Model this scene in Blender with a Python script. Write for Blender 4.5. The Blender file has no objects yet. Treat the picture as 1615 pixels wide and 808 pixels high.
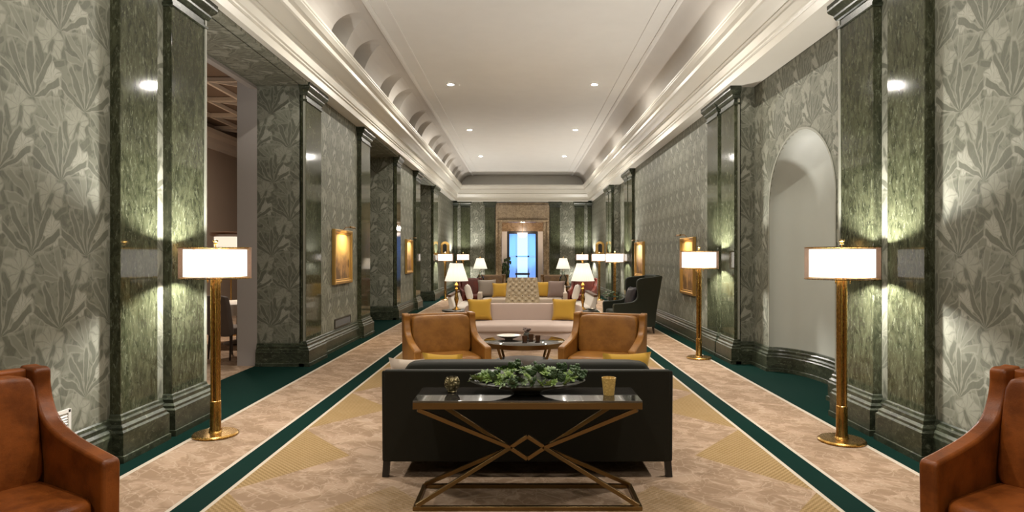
import bpy, bmesh, math, random
from mathutils import Vector, Matrix
random.seed(7)
PI = math.pi
S = bpy.context.scene
COL = S.collection

# ------------------------------------------------------------------ materials
class G:
    """tiny helper for writing node maths"""
    def __init__(self, name):
        self.mat = bpy.data.materials.new(name)
        self.mat.use_nodes = True
        self.nt = self.mat.node_tree
        self.bsdf = self.nt.nodes['Principled BSDF']
        self.out = self.nt.nodes['Material Output']
    def n(self, t, **k):
        nd = self.nt.nodes.new(t)
        for a, b in k.items(): setattr(nd, a, b)
        return nd
    def put(self, sock, v):
        if hasattr(v, 'is_linked') or hasattr(v, 'links'): self.nt.links.new(v, sock)
        else: sock.default_value = v
    def m(self, op, a, b=None, c=None, clamp=False):
        nd = self.n('ShaderNodeMath', operation=op, use_clamp=clamp)
        for i, v in enumerate((a, b, c)):
            if v is not None: self.put(nd.inputs[i], v)
        return nd.outputs[0]
    def step(self, x, lo, hi):
        nd = self.n('ShaderNodeMapRange', interpolation_type='SMOOTHSTEP')
        self.put(nd.inputs['Value'], x); nd.inputs['From Min'].default_value = lo; nd.inputs['From Max'].default_value = hi
        return nd.outputs[0]
    def mix(self, f, a, b):
        nd = self.n('ShaderNodeMix', data_type='RGBA')
        self.put(nd.inputs[0], f); self.put(nd.inputs[6], a if not isinstance(a, tuple) else (*a[:3], 1))
        self.put(nd.inputs[7], b if not isinstance(b, tuple) else (*b[:3], 1))
        return nd.outputs[2]
    def pos(self):
        return self.n('ShaderNodeNewGeometry').outputs['Position']
    def obj(self):
        return self.n('ShaderNodeTexCoord').outputs['Object']
    def xyz(self, v):
        nd = self.n('ShaderNodeSeparateXYZ'); self.put(nd.inputs[0], v); return nd.outputs
    def comb(self, x, y, z=0.0):
        nd = self.n('ShaderNodeCombineXYZ')
        for i, v in enumerate((x, y, z)): self.put(nd.inputs[i], v)
        return nd.outputs[0]
    def scale(self, v, s):
        nd = self.n('ShaderNodeMapping'); self.put(nd.inputs[0], v); nd.inputs['Scale'].default_value = s; return nd.outputs[0]
    def noise(self, v, sc, det=3, rough=.5, dist=0):
        nd = self.n('ShaderNodeTexNoise'); self.put(nd.inputs['Vector'], v)
        nd.inputs['Scale'].default_value = sc; nd.inputs['Detail'].default_value = det
        nd.inputs['Roughness'].default_value = rough; nd.inputs['Distortion'].default_value = dist
        return nd.outputs[0]
    def voro(self, v, sc, feature='F1', rnd=1.0):
        nd = self.n('ShaderNodeTexVoronoi', feature=feature); self.put(nd.inputs['Vector'], v)
        nd.inputs['Scale'].default_value = sc; nd.inputs['Randomness'].default_value = rnd
        return nd.outputs[0]
    def base(self, c, rough=.5, metal=0.0, spec=None):
        self.put(self.bsdf.inputs['Base Color'], c if not isinstance(c, tuple) else (*c[:3], 1))
        self.put(self.bsdf.inputs['Roughness'], rough)
        self.put(self.bsdf.inputs['Metallic'], metal)
        if spec is not None: self.bsdf.inputs['Specular IOR Level'].default_value = spec
    def bump(self, h, st=.2, d=.01):
        nd = self.n('ShaderNodeBump'); self.put(nd.inputs['Height'], h)
        nd.inputs['Strength'].default_value = st; nd.inputs['Distance'].default_value = d
        self.nt.links.new(nd.outputs[0], self.bsdf.inputs['Normal'])

def mat_paint(name, c, rough=.6, var=.04, sc=3):
    g = G(name); t = g.noise(g.pos(), sc, 3)
    g.base(g.mix(t, tuple(x*(1-var) for x in c), tuple(min(1, x*(1+var)) for x in c)), rough)
    return g.mat

def mat_fabric(name, c, c2=None, rough=.85, sc=220, bump=.25, sheen=.2):
    g = G(name); o = g.obj()
    t = g.noise(o, sc, 2); u = g.noise(o, 5, 3)
    c2 = c2 or tuple(x*.75 for x in c)
    col = g.mix(g.m('MULTIPLY_ADD', t, .6, g.m('MULTIPLY', u, .4)), c2, c)
    g.base(col, rough, spec=.2); g.bump(t, bump, .002)
    g.bsdf.inputs['Sheen Weight'].default_value = sheen if max(c) > .1 else .02
    return g.mat

def mat_leather(name, c, c2, rough=.38):
    g = G(name); o = g.obj()
    t = g.noise(o, 4.5, 6, .65); f = g.noise(o, 160, 2)
    g.base(g.mix(g.step(t, .33, .68), c2, c), g.m('MULTIPLY_ADD', t, .25, rough-.1), spec=.3)
    g.bump(g.m('ADD', g.m('MULTIPLY', t, 1.0), g.m('MULTIPLY', f, .25)), .25, .012)
    return g.mat

def mat_metal(name, c, rough=.25):
    g = G(name); t = g.noise(g.scale(g.obj(), (30, 30, 3)), 6, 2)
    g.base(c, g.m('MULTIPLY_ADD', t, .15, rough-.07), 1.0)
    return g.mat

def mat_wood(name, c, c2):
    g = G(name); t = g.noise(g.scale(g.obj(), (18, 18, 2)), 3, 4, .6, .6)
    g.base(g.mix(t, c2, c), .35); return g.mat

def mat_emit(name, c, strength, rough=.6):
    g = G(name); t = g.noise(g.obj(), 40, 2)
    g.base(g.mix(t, tuple(x*.95 for x in c), c), rough)
    g.bsdf.inputs['Emission Color'].default_value = (*c, 1)
    g.bsdf.inputs['Emission Strength'].default_value = strength
    return g.mat

def mat_wallpaper(name, dark, mid, light, pale):
    g = G(name)
    geo = g.n('ShaderNodeNewGeometry'); P = g.xyz(geo.outputs['Position']); N = g.xyz(geo.outputs['True Normal'])
    ax = g.m('GREATER_THAN', g.m('ABSOLUTE', N[0]), .5)
    az = g.m('GREATER_THAN', g.m('ABSOLUTE', N[2]), .5)
    u = g.m('ADD', g.m('MULTIPLY', P[1], ax), g.m('MULTIPLY', P[0], g.m('SUBTRACT', 1.0, ax)))
    v0 = g.m('ADD', g.m('MULTIPLY', P[2], g.m('SUBTRACT', 1.0, az)), g.m('MULTIPLY', P[0], az))
    u = g.m('ADD', g.m('MULTIPLY', u, g.m('SUBTRACT', 1.0, az)), g.m('MULTIPLY', P[1], az))
    v = v0
    W = .52
    uv = g.comb(u, v)
    wx = g.m('MULTIPLY', g.m('SUBTRACT', g.noise(uv, 5, 2), .5), .10)
    wy = g.m('MULTIPLY', g.m('SUBTRACT', g.noise(g.comb(v, u), 5, 2), .5), .10)
    U = g.m('ADD', u, wx); V = g.m('ADD', v, wy)
    def cell(ou, ov):
        a = g.m('MULTIPLY_ADD', U, 1/W, ou); b = g.m('MULTIPLY_ADD', V, 1/W, ov)
        row = g.m('FLOOR', b)
        a = g.m('MULTIPLY_ADD', g.m('FLOORED_MODULO', row, 2.0), .5, a)
        px = g.m('MULTIPLY', g.m('SUBTRACT', g.m('FRACT', a), .5), W)
        py = g.m('MULTIPLY', g.m('FRACT', b), W)
        return px, py
    def fan(ou, ov, base, R, k, tilt, fat, spread=1.25, slope=1.5):
        px, py = cell(ou, ov)
        py = g.m('SUBTRACT', py, base)
        r = g.m('SQRT', g.m('ADD', g.m('MULTIPLY', px, px), g.m('MULTIPLY', py, py)))
        th = g.m('ADD', g.m('ARCTAN2', px, py), tilt)
        c = g.m('COSINE', g.m('MULTIPLY', th, k))
        lim = g.m('MULTIPLY_ADD', r, slope/R, fat)          # leaves narrow towards their tips
        leaf = g.step(g.m('SUBTRACT', c, lim), -.12, .12)
        inside = g.m('MULTIPLY', g.step(g.m('ABSOLUTE', th), spread+.08, spread-.08), g.step(g.m('SUBTRACT', r, g.m('MULTIPLY', g.m('COSINE', th), .45*R)), R*.56, R*.50))
        return g.m('MULTIPLY', leaf, inside)
    def lobe(ou, ov, base, R, k):
        px, py = cell(ou, ov); py = g.m('SUBTRACT', py, base)
        r = g.m('SQRT', g.m('ADD', g.m('MULTIPLY', px, px), g.m('MULTIPLY', py, py)))
        th = g.m('ARCTAN2', px, py)
        rim = g.m('MULTIPLY_ADD', g.m('COSINE', g.m('MULTIPLY', th, k)), .12*R, .86*R)
        m = g.step(g.m('SUBTRACT', r, rim), .012, -.012)
        vein = g.m('MULTIPLY', m, g.step(g.m('COSINE', g.m('MULTIPLY', th, k*2)), .75, 1.0))
        return m, vein
    leafy = g.noise(g.scale(uv, (1, .75, 1)), 9, 3, .55, 1.5)
    spots = g.voro(g.comb(g.m('MULTIPLY_ADD', leafy, .25, u), g.m('MULTIPLY_ADD', leafy, .25, v)), 7)
    col = g.mix(g.step(leafy, .42, .56), dark, mid)
    col = g.mix(g.m('MULTIPLY', g.step(spots, .40, .20), .5), col, light)
    def palm(ou, ov, base, R, k, tilt, under, over, col):
        a = fan(ou, ov, base, R*1.08, k, tilt, -1.7, 1.4, 2.6)
        b = fan(ou, ov, base, R, k, tilt, -.55, 1.3, 1.5)
        col = g.mix(g.m('MULTIPLY', a, .6), col, under)
        return g.mix(g.m('MULTIPLY', b, .9), col, over)
    col = palm(.46, .36, .05, .31, 11, .25, light, mid, col)
    l1, v1 = lobe(.18, .62, .27, .14, 5)
    col = g.mix(l1, col, light); col = g.mix(g.m('MULTIPLY', v1, .7), col, mid)
    col = palm(.30, .74, .10, .26, 10, -.35, mid, dark, col)
    l2, v2 = lobe(.66, .12, .27, .11, 7)
    col = g.mix(l2, col, pale); col = g.mix(g.m('MULTIPLY', v2, .7), col, mid)
    col = palm(.0, .0, .04, .385, 13, 0.0, light, dark, col)
    fine = g.noise(g.scale(uv, (1, .35, 1)), 70, 3, .6)
    col = g.mix(g.m('MULTIPLY', g.step(fine, .45, .7), .35), col, mid)
    g.base(col, .55, spec=.3)
    return g.mat

def mat_marble(name, dark, mid, light, sz=(7, 7, 1.3), rough=.16):
    g = G(name); p = g.pos()
    a = g.noise(g.scale(p, sz), 2.2, 9, .72, 1.2)
    b = g.noise(g.scale(p, (sz[0]*2.5, sz[1]*2.5, sz[2]*2)), 3, 6, .7, .8)
    big = g.noise(g.scale(p, (1, 1, .6)), 1.7, 3)
    col = g.mix(g.step(a, .36, .66), dark, mid)
    col = g.mix(g.m('MULTIPLY', g.step(b, .53, .70), .8), col, light)
    col = g.mix(g.m('MULTIPLY', g.step(big, .5, .72), .45), col, tuple(x*.45 for x in dark))
    g.base(col, rough, spec=.35)
    return g.mat

def mat_carpet():
    g = G('hall_carpet'); p = g.pos(); X = g.xyz(p)
    ax = g.m('ABSOLUTE', X[0]); y = X[1]
    # leaf scribble in the sand ground
    w = g.noise(g.comb(X[0], y), 3.0, 3, .6, .8)
    q = g.comb(g.m('MULTIPLY_ADD', w, .55, X[0]), g.m('MULTIPLY_ADD', w, -.45, y))
    veins = g.step(g.voro(q, 9, 'DISTANCE_TO_EDGE'), .07, .0)
    patch = g.step(g.noise(q, 4.2, 4, .6), .45, .60)
    pile = g.noise(p, 260, 1)
    sand = g.mix(patch, (.245, .162, .104), (.345, .240, .165))
    sand = g.mix(g.m('MULTIPLY', veins, .38), sand, (.47, .36, .265))
    # gold facets along the border stripe
    per = 1.55
    fr = g.m('FRACT', g.m('MULTIPLY', g.m('ADD', y, .35), 1/per))
    tri = g.m('SUBTRACT', 1.0, g.m('ABSOLUTE', g.m('MULTIPLY_ADD', fr, 2.0, -1.0)))
    d = g.m('SUBTRACT', 2.0, ax)
    facet = g.step(g.m('SUBTRACT', g.m('MULTIPLY', tri, .62), d), -.004, .004)
    fr2 = g.m('FRACT', g.m('MULTIPLY', g.m('ADD', y, 1.05), 1/(per*2)))
    tri2 = g.m('SUBTRACT', 1.0, g.m('ABSOLUTE', g.m('MULTIPLY_ADD', fr2, 2.0, -1.0)))
    facet2 = g.m('MULTIPLY', g.step(g.m('SUBTRACT', g.m('MULTIPLY', tri2, 1.3), g.m('ABSOLUTE', g.m('SUBTRACT', ax, .9))), .62, .63), .8)
    ch = g.m('GREATER_THAN', g.m('MULTIPLY', g.m('SINE', g.m('MULTIPLY', X[0], 150.0)), g.m('SINE', g.m('MULTIPLY', y, 150.0))), 0.0)
    gold = g.mix(ch, (.195, .125, .050), (.31, .205, .095))
    field = g.m('LESS_THAN', ax, 2.0)
    col = g.mix(g.m('MULTIPLY', g.m('MULTIPLY', g.m('MAXIMUM', facet, g.m('MULTIPLY', facet2, .7)), field), .9), sand, gold)
    cream = (.45, .385, .31); green = (.003, .017, .0125)
    def band(lo, hi): return g.m('MULTIPLY', g.m('GREATER_THAN', ax, lo), g.m('LESS_THAN', ax, hi))
    col = g.mix(band(1.985, 2.015), col, cream)
    col = g.mix(band(2.015, 2.205), col, green)
    col = g.mix(band(2.205, 2.235), col, cream)
    col = g.mix(band(2.875, 2.915), col, cream)
    col = g.mix(band(2.915, 3.88), col, green)
    col = g.mix(g.m('MULTIPLY', pile, .16), col, (.012, .012, .009))
    g.base(col, .95, spec=.03); g.bump(pile, .3, .004)
    return g.mat

def mat_shade(name, c, strength, alpha=1.0):
    g = G(name); nt = g.nt
    weave = g.noise(g.scale(g.obj(), (1, 1, 1)), 180, 1)
    d = g.n('ShaderNodeBsdfDiffuse'); d.inputs[0].default_value = (*(x*.45 for x in c), 1)
    t = g.n('ShaderNodeBsdfTranslucent'); t.inputs[0].default_value = (*(x*.05 for x in c), 1)
    m1 = g.n('ShaderNodeMixShader'); m1.inputs[0].default_value = .5
    nt.links.new(d.outputs[0], m1.inputs[1]); nt.links.new(t.outputs[0], m1.inputs[2])
    e = g.n('ShaderNodeEmission'); e.inputs[0].default_value = (*c, 1)
    g.put(e.inputs[1], g.m('MULTIPLY_ADD', weave, strength*.12, strength*.94))
    ad = g.n('ShaderNodeAddShader'); nt.links.new(m1.outputs[0], ad.inputs[0]); nt.links.new(e.outputs[0], ad.inputs[1])
    last = ad.outputs[0]
    if alpha < 1:
        tr = g.n('ShaderNodeBsdfTransparent'); mx = g.n('ShaderNodeMixShader'); mx.inputs[0].default_value = alpha
        nt.links.new(tr.outputs[0], mx.inputs[1]); nt.links.new(last, mx.inputs[2]); last = mx.outputs[0]
    nt.links.new(last, g.out.inputs['Surface'])
    return g.mat

def mat_glass_simple(name, tint, mixf=.25, rough=.02):
    """thin glazing: transparent with a mirror sheen"""
    g = G(name); nt = g.nt
    tr = g.n('ShaderNodeBsdfTransparent'); tr.inputs[0].default_value = (*tint, 1)
    gl = g.n('ShaderNodeBsdfGlossy'); gl.inputs['Roughness'].default_value = rough
    fr = g.n('ShaderNodeFresnel'); fr.inputs[0].default_value = 1.5
    k = g.m('ADD', fr.outputs[0], mixf, clamp=True)
    mx = g.n('ShaderNodeMixShader'); g.put(mx.inputs[0], k)
    nt.links.new(tr.outputs[0], mx.inputs[1]); nt.links.new(gl.outputs[0], mx.inputs[2])
    nt.links.new(mx.outputs[0], g.out.inputs['Surface'])
    return g.mat

def mat_canvas(name, seed, warm):
    g = G(name); o = g.obj(); X = g.xyz(o)
    a = g.noise(g.scale(o, (1.6, 1, 1.2)), 3.0, 6, .65, .8)
    n2 = g.n('ShaderNodeTexNoise', noise_dimensions='4D'); n2.inputs['W'].default_value = seed
    g.put(n2.inputs['Vector'], o); n2.inputs['Scale'].default_value = 6; n2.inputs['Detail'].default_value = 5
    sky = g.step(g.m('ADD', X[2], g.m('MULTIPLY', n2.outputs[0], .25)), .0, .30)
    land = g.mix(g.step(a, .4, .62), (.10, .055, .02), (.34, .19, .07))
    col = g.mix(sky, land, warm)
    g.base(col, .4); return g.mat

def mat_tufted(name):
    g = G(name); o = g.obj()
    v = g.voro(o, 26); t = g.noise(o, 120, 2)
    col = g.mix(g.step(v, .15, .6), (.40, .315, .20), (.50, .415, .29))
    g.base(g.mix(g.m('MULTIPLY', t, .3), col, (.4, .3, .2)), .8); return g.mat

M = {}
M['paper'] = mat_wallpaper('palm_wallpaper', (.098, .100, .074), (.158, .160, .122), (.245, .245, .196), (.300, .298, .245))
M['marble'] = mat_marble('green_marble', (.024, .027, .014), (.070, .075, .042), (.18, .19, .13), (6, 6, 2.6), .07)
M['marble_base'] = mat_marble('green_marble_base', (.014, .018, .010), (.048, .055, .033), (.16, .17, .12), (3, 3, 6), .34)
M['portal'] = mat_marble('brown_marble', (.20, .135, .075), (.38, .28, .17), (.52, .41, .27), (3, 3, 3), .25)
M['carpet'] = mat_carpet()
M['plaster'] = mat_paint('cream_plaster', (.60, .57, .50), .40)
M['cove'] = mat_paint('shaded_cove_paint', (.52, .49, .455), .7)  # cove grey, darkened in the colour to hold its shade against lamp uplight
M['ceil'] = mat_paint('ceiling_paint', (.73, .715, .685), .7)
M['niche'] = mat_paint('niche_paint', (.42, .43, .385), .6)
M['lilac'] = mat_paint('grey_lilac_paint', (.36, .325, .30), .7)
M['brownwall'] = mat_paint('taupe_paint', (.36, .275, .205), .7)
M['lattice'] = mat_paint('lattice_paint', (.62, .54, .45), .6)
M['darkceil'] = mat_paint('dark_ceiling_paint', (.16, .11, .075), .7)
M['rust'] = mat_leather('rust_leather', (.27, .072, .011), (.125, .031, .005), .36)
M['tan'] = mat_leather('tan_leather', (.31, .132, .024), (.20, .080, .013), .36)
M['redlea'] = mat_leather('red_leather', (.11, .018, .008), (.06, .010, .005))
M['brownlea'] = mat_leather('brown_leather', (.14, .070, .016), (.08, .038, .009))
M['blackfab'] = mat_fabric('charcoal_fabric', (.021, .020, .014), (.012, .012, .008), .6)
M['wingfab'] = mat_fabric('dark_green_fabric', (.022, .025, .016), (.012, .014, .009), .6)
M['pink'] = mat_fabric('blush_fabric', (.56, .44, .38), (.47, .36, .31))
M['pale'] = mat_fabric('oatmeal_fabric', (.62, .52, .43), (.5, .4, .32))
M['cream'] = mat_fabric('cream_fabric', (.72, .65, .57), (.6, .53, .46))
M['yellow'] = mat_fabric('mustard_fabric', (.56, .33, .045), (.42, .23, .03))
M['grey'] = mat_fabric('grey_fabric', (.30, .25, .20), (.22, .18, .15))
M['mauve'] = mat_fabric('mauve_fabric', (.28, .20, .17), (.2, .14, .12))
M['taupefab'] = mat_fabric('taupe_fabric', (.17, .13, .105), (.11, .085, .07))
M['silk'] = mat_fabric('dark_silk', (.05, .042, .045), (.02, .018, .02), .35, 9)
M['tuft'] = mat_tufted('tufted_fabric')
M['brass'] = mat_metal('brass', (.47, .275, .075), .26)
M['bronze'] = mat_metal('bronze', (.27, .175, .075), .32)
M['gilt'] = mat_metal('gilt_wood', (.62, .38, .12), .40)
M['darkwood'] = mat_wood('dark_wood', (.035, .018, .010), (.015, .008, .005))
M['midwood'] = mat_wood('walnut_wood', (.14, .06, .025), (.07, .03, .012))
M['black'] = mat_wood('black_lacquer', (.018, .015, .013), (.01, .009, .008))
M['white'] = mat_paint('white_enamel', (.78, .76, .72), .4)
M['ceramic'] = mat_paint('white_ceramic', (.82, .78, .70), .2)
M['shade_in'] = mat_shade('linen_shade', (1.0, .95, .90), .62)
M['shade_out'] = mat_shade('organza_shade', (.85, .50, .33), .12, .42)
M['shade_pleat'] = mat_shade('pleated_shade', (1.0, .90, .76), .48)
M['bulb'] = mat_emit('lamp_lens', (1.0, .93, .82), 60)
M['pendant'] = mat_emit('lit_glass', (1.0, .80, .66), 3.0)
M['blue'] = mat_emit('daylit_pane', (.30, .52, 1.0), .55)
M['bluec'] = mat_emit('daylit_centre_pane', (.62, .80, 1.0), .75)
M['bluewhite'] = mat_paint('white_joinery', (.70, .76, .86), .4)
M['tabletop'] = None
def _tt():
    g = G('smoked_glass'); t = g.noise(g.pos(), 2, 2)
    g.base(g.mix(t, (.020, .018, .016), (.028, .025, .022)), .03, 0, 1.0); g.bsdf.inputs['IOR'].default_value = 1.9
    return g.mat
M['tabletop'] = _tt()
M['glassclear'] = mat_glass_simple('clear_glass', (.90, .97, .93), .06)
def _amber():
    g = G('amber_glass'); v = g.voro(g.obj(), 60)
    g.base(g.mix(g.step(v, .1, .5), (.62, .42, .15), (.40, .25, .07)), .25, .35); g.bump(v, .6, .01)
    g.bsdf.inputs['Emission Color'].default_value = (.9, .55, .15, 1); g.bsdf.inputs['Emission Strength'].default_value = .10
    return g.mat
M['amber'] = _amber()
def _merc():
    g = G('mercury_glass'); v = g.voro(g.obj(), 55)
    g.base(g.mix(g.step(v, .15, .5), (.75, .66, .42), (.22, .18, .09)), .22, .8); g.bump(v, .8, .012); return g.mat
M['mercury'] = _merc()
def _leaf(name, a, b):
    g = G(name); t = g.noise(g.obj(), 25, 3); g.base(g.mix(t, a, b), .5); return g.mat
M['leafA'] = _leaf('succulent_green', (.10, .18, .035), (.32, .44, .12))
M['leafB'] = _leaf('succulent_dark', (.02, .045, .015), (.07, .12, .04))
M['leafC'] = _leaf('succulent_grey', (.16, .24, .10), (.36, .46, .26))
M['soil'] = _leaf('moss', (.02, .03, .012), (.05, .06, .025))
M['stone'] = mat_paint('grey_green_glaze', (.085, .085, .07), .28, .2, 12)
M['trim_light'] = mat_paint('pale_edge_trim', (.26, .26, .21), .4)
M['grille'] = mat_paint('dark_grille_metal', (.05, .045, .035), .4)
M['linen'] = mat_fabric('table_linen', (.66, .60, .52))

# ------------------------------------------------------------------ mesh building
class MB:
    def __init__(self): self.v = []; self.f = []; self.T = None
    def add(self, vs, fs):
        b = len(self.v)
        self.v += [tuple(self.T @ Vector(p)) if self.T else tuple(p) for p in vs]
        self.f += [tuple(b+i for i in q) for q in fs]; return self
    def box(self, x0, x1, y0, y1, z0, z1):
        vs = [(x, y, z) for z in (z0, z1) for y in (y0, y1) for x in (x0, x1)]
        return self.add(vs, [(0, 2, 3, 1), (4, 5, 7, 6), (0, 1, 5, 4), (2, 6, 7, 3), (0, 4, 6, 2), (1, 3, 7, 5)])
    def prism(self, pts, ax, a, b):
        n = len(pts)
        def P(p, t): return (t, p[0], p[1]) if ax == 'x' else ((p[0], t, p[1]) if ax == 'y' else (p[0], p[1], t))
        vs = [P(p, a) for p in pts] + [P(p, b) for p in pts]
        fs = [tuple(range(n)), tuple(range(2*n-1, n-1, -1))] + [(i, (i+1) % n, n+(i+1) % n, n+i) for i in range(n)]
        return self.add(vs, fs)
    def lathe(self, prof, cx=0, cy=0, seg=28, rip=0, nr=0, sx=1, sy=1):
        vs = []; n = len(prof)
        for r, z in prof:
            for k in range(seg):
                t = 2*PI*k/seg; rr = r*(1+rip*math.cos(nr*t)); vs.append((cx+rr*math.cos(t)*sx, cy+rr*math.sin(t)*sy, z))
        fs = [(i*seg+k, i*seg+(k+1) % seg, (i+1)*seg+(k+1) % seg, (i+1)*seg+k) for i in range(n-1) for k in range(seg)]
        if prof[0][0] > 1e-5: fs.append(tuple(range(seg-1, -1, -1))) if not getattr(self, 'open', False) else None
        if prof[-1][0] > 1e-5: fs.append(tuple((n-1)*seg+k for k in range(seg))) if not getattr(self, 'open', False) else None
        return self.add(vs, [f for f in fs if f])
    def bar(self, p0, p1, w, h, up=(0, 0, 1)):
        p0 = Vector(p0); p1 = Vector(p1); d = (p1-p0).normalized(); up = Vector(up)
        s = d.cross(up)
        if s.length < 1e-4: s = d.cross(Vector((1, 0, 0)))
        s.normalize(); t = s.cross(d).normalized()
        vs = [p+s*(a*w/2)+t*(b*h/2) for p in (p0, p1) for a, b in ((-1, -1), (1, -1), (1, 1), (-1, 1))]
        return self.add(vs, [(3, 2, 1, 0), (4, 5, 6, 7)]+[(i, (i+1) % 4, 4+(i+1) % 4, 4+i) for i in range(4)])
    def tube(self, pts, r, seg=10, r1=None):
        pts = [Vector(p) for p in pts]; n = len(pts); vs = []; r1 = r if r1 is None else r1
        for i, p in enumerate(pts):
            d = (pts[min(i+1, n-1)]-pts[max(i-1, 0)]).normalized()
            a = d.cross(Vector((0, 0, 1)));  a = a if a.length > 1e-3 else d.cross(Vector((1, 0, 0)))
            a.normalize(); b = d.cross(a); rr = r+(r1-r)*i/(n-1)
            vs += [p+a*(rr*math.cos(2*PI*k/seg))+b*(rr*math.sin(2*PI*k/seg)) for k in range(seg)]
        fs = [(i*seg+k, i*seg+(k+1) % seg, (i+1)*seg+(k+1) % seg, (i+1)*seg+k) for i in range(n-1) for k in range(seg)]
        fs += [tuple(range(seg-1, -1, -1)), tuple((n-1)*seg+k for k in range(seg))]
        return self.add(vs, fs)
    def sweep(self, prof, path, side=1, closed=False):
        """profile (out, z) carried along a plan path (x, y) with mitred corners"""
        P = [Vector(p) for p in path]; n = len(P); nr = []
        segs = n if closed else n-1
        for i in range(segs):
            d = (P[(i+1) % n]-P[i]).normalized(); nr.append(Vector((-d.y, d.x))*side)
        vs = []
        for i in range(n):
            if closed: a, b = nr[i-1], nr[i]
            else: a, b = nr[max(i-1, 0)], nr[min(i, segs-1)]
            mi = (a+b)/(1+a.dot(b))
            for o, z in prof:
                q = P[i]+mi*o; vs.append((q.x, q.y, z))
        k = len(prof); fs = []
        for i in range(segs):
            j = (i+1) % n
            fs += [(i*k+t, i*k+t+1, j*k+t+1, j*k+t) for t in range(k-1)]
            fs.append((i*k+k-1, i*k, j*k, j*k+k-1))
        if not closed: fs += [tuple(range(k)), tuple((n-1)*k+t for t in range(k-1, -1, -1))]
        return self.add(vs, fs)
    def rbox(self, x0, x1, y0, y1, z0, z1, p=8, n=8, fn=None):
        """soft cushion: a cube pulled onto a superellipsoid"""
        c = Vector(((x0+x1)/2, (y0+y1)/2, (z0+z1)/2)); h = Vector(((x1-x0)/2, (y1-y0)/2, (z1-z0)/2))
        vs = []; fs = []
        for a in range(3):
            for s in (-1, 1):
                b = len(vs)
                for i in range(n+1):
                    for j in range(n+1):
                        q = [0, 0, 0]; q[a] = s; q[(a+1) % 3] = math.sin(PI/2*(2*i/n-1)); q[(a+2) % 3] = math.sin(PI/2*(2*j/n-1))
                        k = sum(abs(t)**p for t in q)**(-1/p)
                        pt = Vector((c.x+h.x*q[0]*k, c.y+h.y*q[1]*k, c.z+h.z*q[2]*k))
                        vs.append(fn(pt) if fn else pt)
                for i in range(n):
                    for j in range(n): fs.append((b+i*(n+1)+j, b+(i+1)*(n+1)+j, b+(i+1)*(n+1)+j+1, b+i*(n+1)+j+1))
        return self.add(vs, fs)
    def grid(self, fn, nu, nv):
        vs = [fn(i/nu, j/nv) for i in range(nu+1) for j in range(nv+1)]
        return self.add(vs, [(i*(nv+1)+j, (i+1)*(nv+1)+j, (i+1)*(nv+1)+j+1, i*(nv+1)+j+1) for i in range(nu) for j in range(nv)])
    def pillow(self, w, h, t, n=12):
        """standing square pillow, x wide, z tall from 0, y thick"""
        for s in (-1, 1):
            def fn(a, b, s=s):
                u = 2*a-1; v = 2*b-1
                th = t/2*math.sqrt(max(0, (1-u**4)*(1-v**4)))
                return (w/2*u*(1-.08*(1-v*v)), s*th, h/2+h/2*v*(1-.08*(1-u*u)))
            self.grid(fn, n, n)
        return self
    def build(self, name, mat, parent=None, bevel=0, seg=2, smooth=35, weld=True, normals=True):
        me = bpy.data.meshes.new(name); me.from_pydata(self.v, [], self.f)
        bm = bmesh.new(); bm.from_mesh(me)
        if weld: bmesh.ops.remove_doubles(bm, verts=bm.verts, dist=1e-5)
        if normals: bmesh.ops.recalc_face_normals(bm, faces=bm.faces)
        bm.to_mesh(me); bm.free()
        o = bpy.data.objects.new(name, me); COL.objects.link(o)
        me.materials.append(mat)
        if smooth:
            for p in me.polygons: p.use_smooth = True
            me.set_sharp_from_angle(angle=math.radians(smooth))
        if bevel:
            b = o.modifiers.new('bevel', 'BEVEL'); b.width = bevel; b.segments = seg; b.limit_method = 'ANGLE'; b.angle_limit = math.radians(40)
            b.harden_normals = False
        if parent: o.parent = parent
        return o

def props(o, label=None, cat=None, group=None, kind=None):
    if label: o['label'] = label
    if cat: o['category'] = cat
    if group: o['group'] = group
    if kind: o['kind'] = kind
    return o
def thing(name, label, cat, loc=(0, 0, 0), rz=0, group=None, kind=None):
    o = bpy.data.objects.new(name, None); COL.objects.link(o); o.empty_display_size = .1
    o.location = loc; o.rotation_euler = (0, 0, rz)
    return props(o, label, cat, group, kind)
def dup(root, loc, rz, label=None, group=None):
    r = root.copy(); COL.objects.link(r); r.location = loc; r.rotation_euler = (root.rotation_euler[0], root.rotation_euler[1], rz)
    if label: r['label'] = label
    if group: r['group'] = group
    for ch in list(root.children):
        c = ch.copy(); COL.objects.link(c); c.parent = r
        for gch in list(ch.children):
            d = gch.copy(); COL.objects.link(d); d.parent = c
    return r
def light(name, kind, loc, watts, color, parent=None, size=.05, rot=None, spot=None, blend=.5):
    l = bpy.data.lights.new(name, kind); l.energy = watts; l.color = color
    if kind == 'AREA': l.shape = 'DISK'; l.size = size
    else: l.shadow_soft_size = size
    if kind == 'SPOT': l.spot_size = spot; l.spot_blend = blend
    o = bpy.data.objects.new(name, l); COL.objects.link(o); o.location = loc
    if rot: o.rotation_euler = rot
    if parent: o.parent = parent
    return o
def spline(pts, n=6):
    """Catmull-Rom through 2-D points"""
    out = []
    for i in range(len(pts)-1):
        p0 = pts[max(i-1, 0)]; p1 = pts[i]; p2 = pts[i+1]; p3 = pts[min(i+2, len(pts)-1)]
        for k in range(n):
            t = k/n
            out.append(tuple(.5*(2*p1[j]+(p2[j]-p0[j])*t+(2*p0[j]-5*p1[j]+4*p2[j]-p3[j])*t*t+(3*p1[j]-p0[j]-3*p2[j]+p3[j])*t**3) for j in (0, 1)))
    return out+[pts[-1]]

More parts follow.
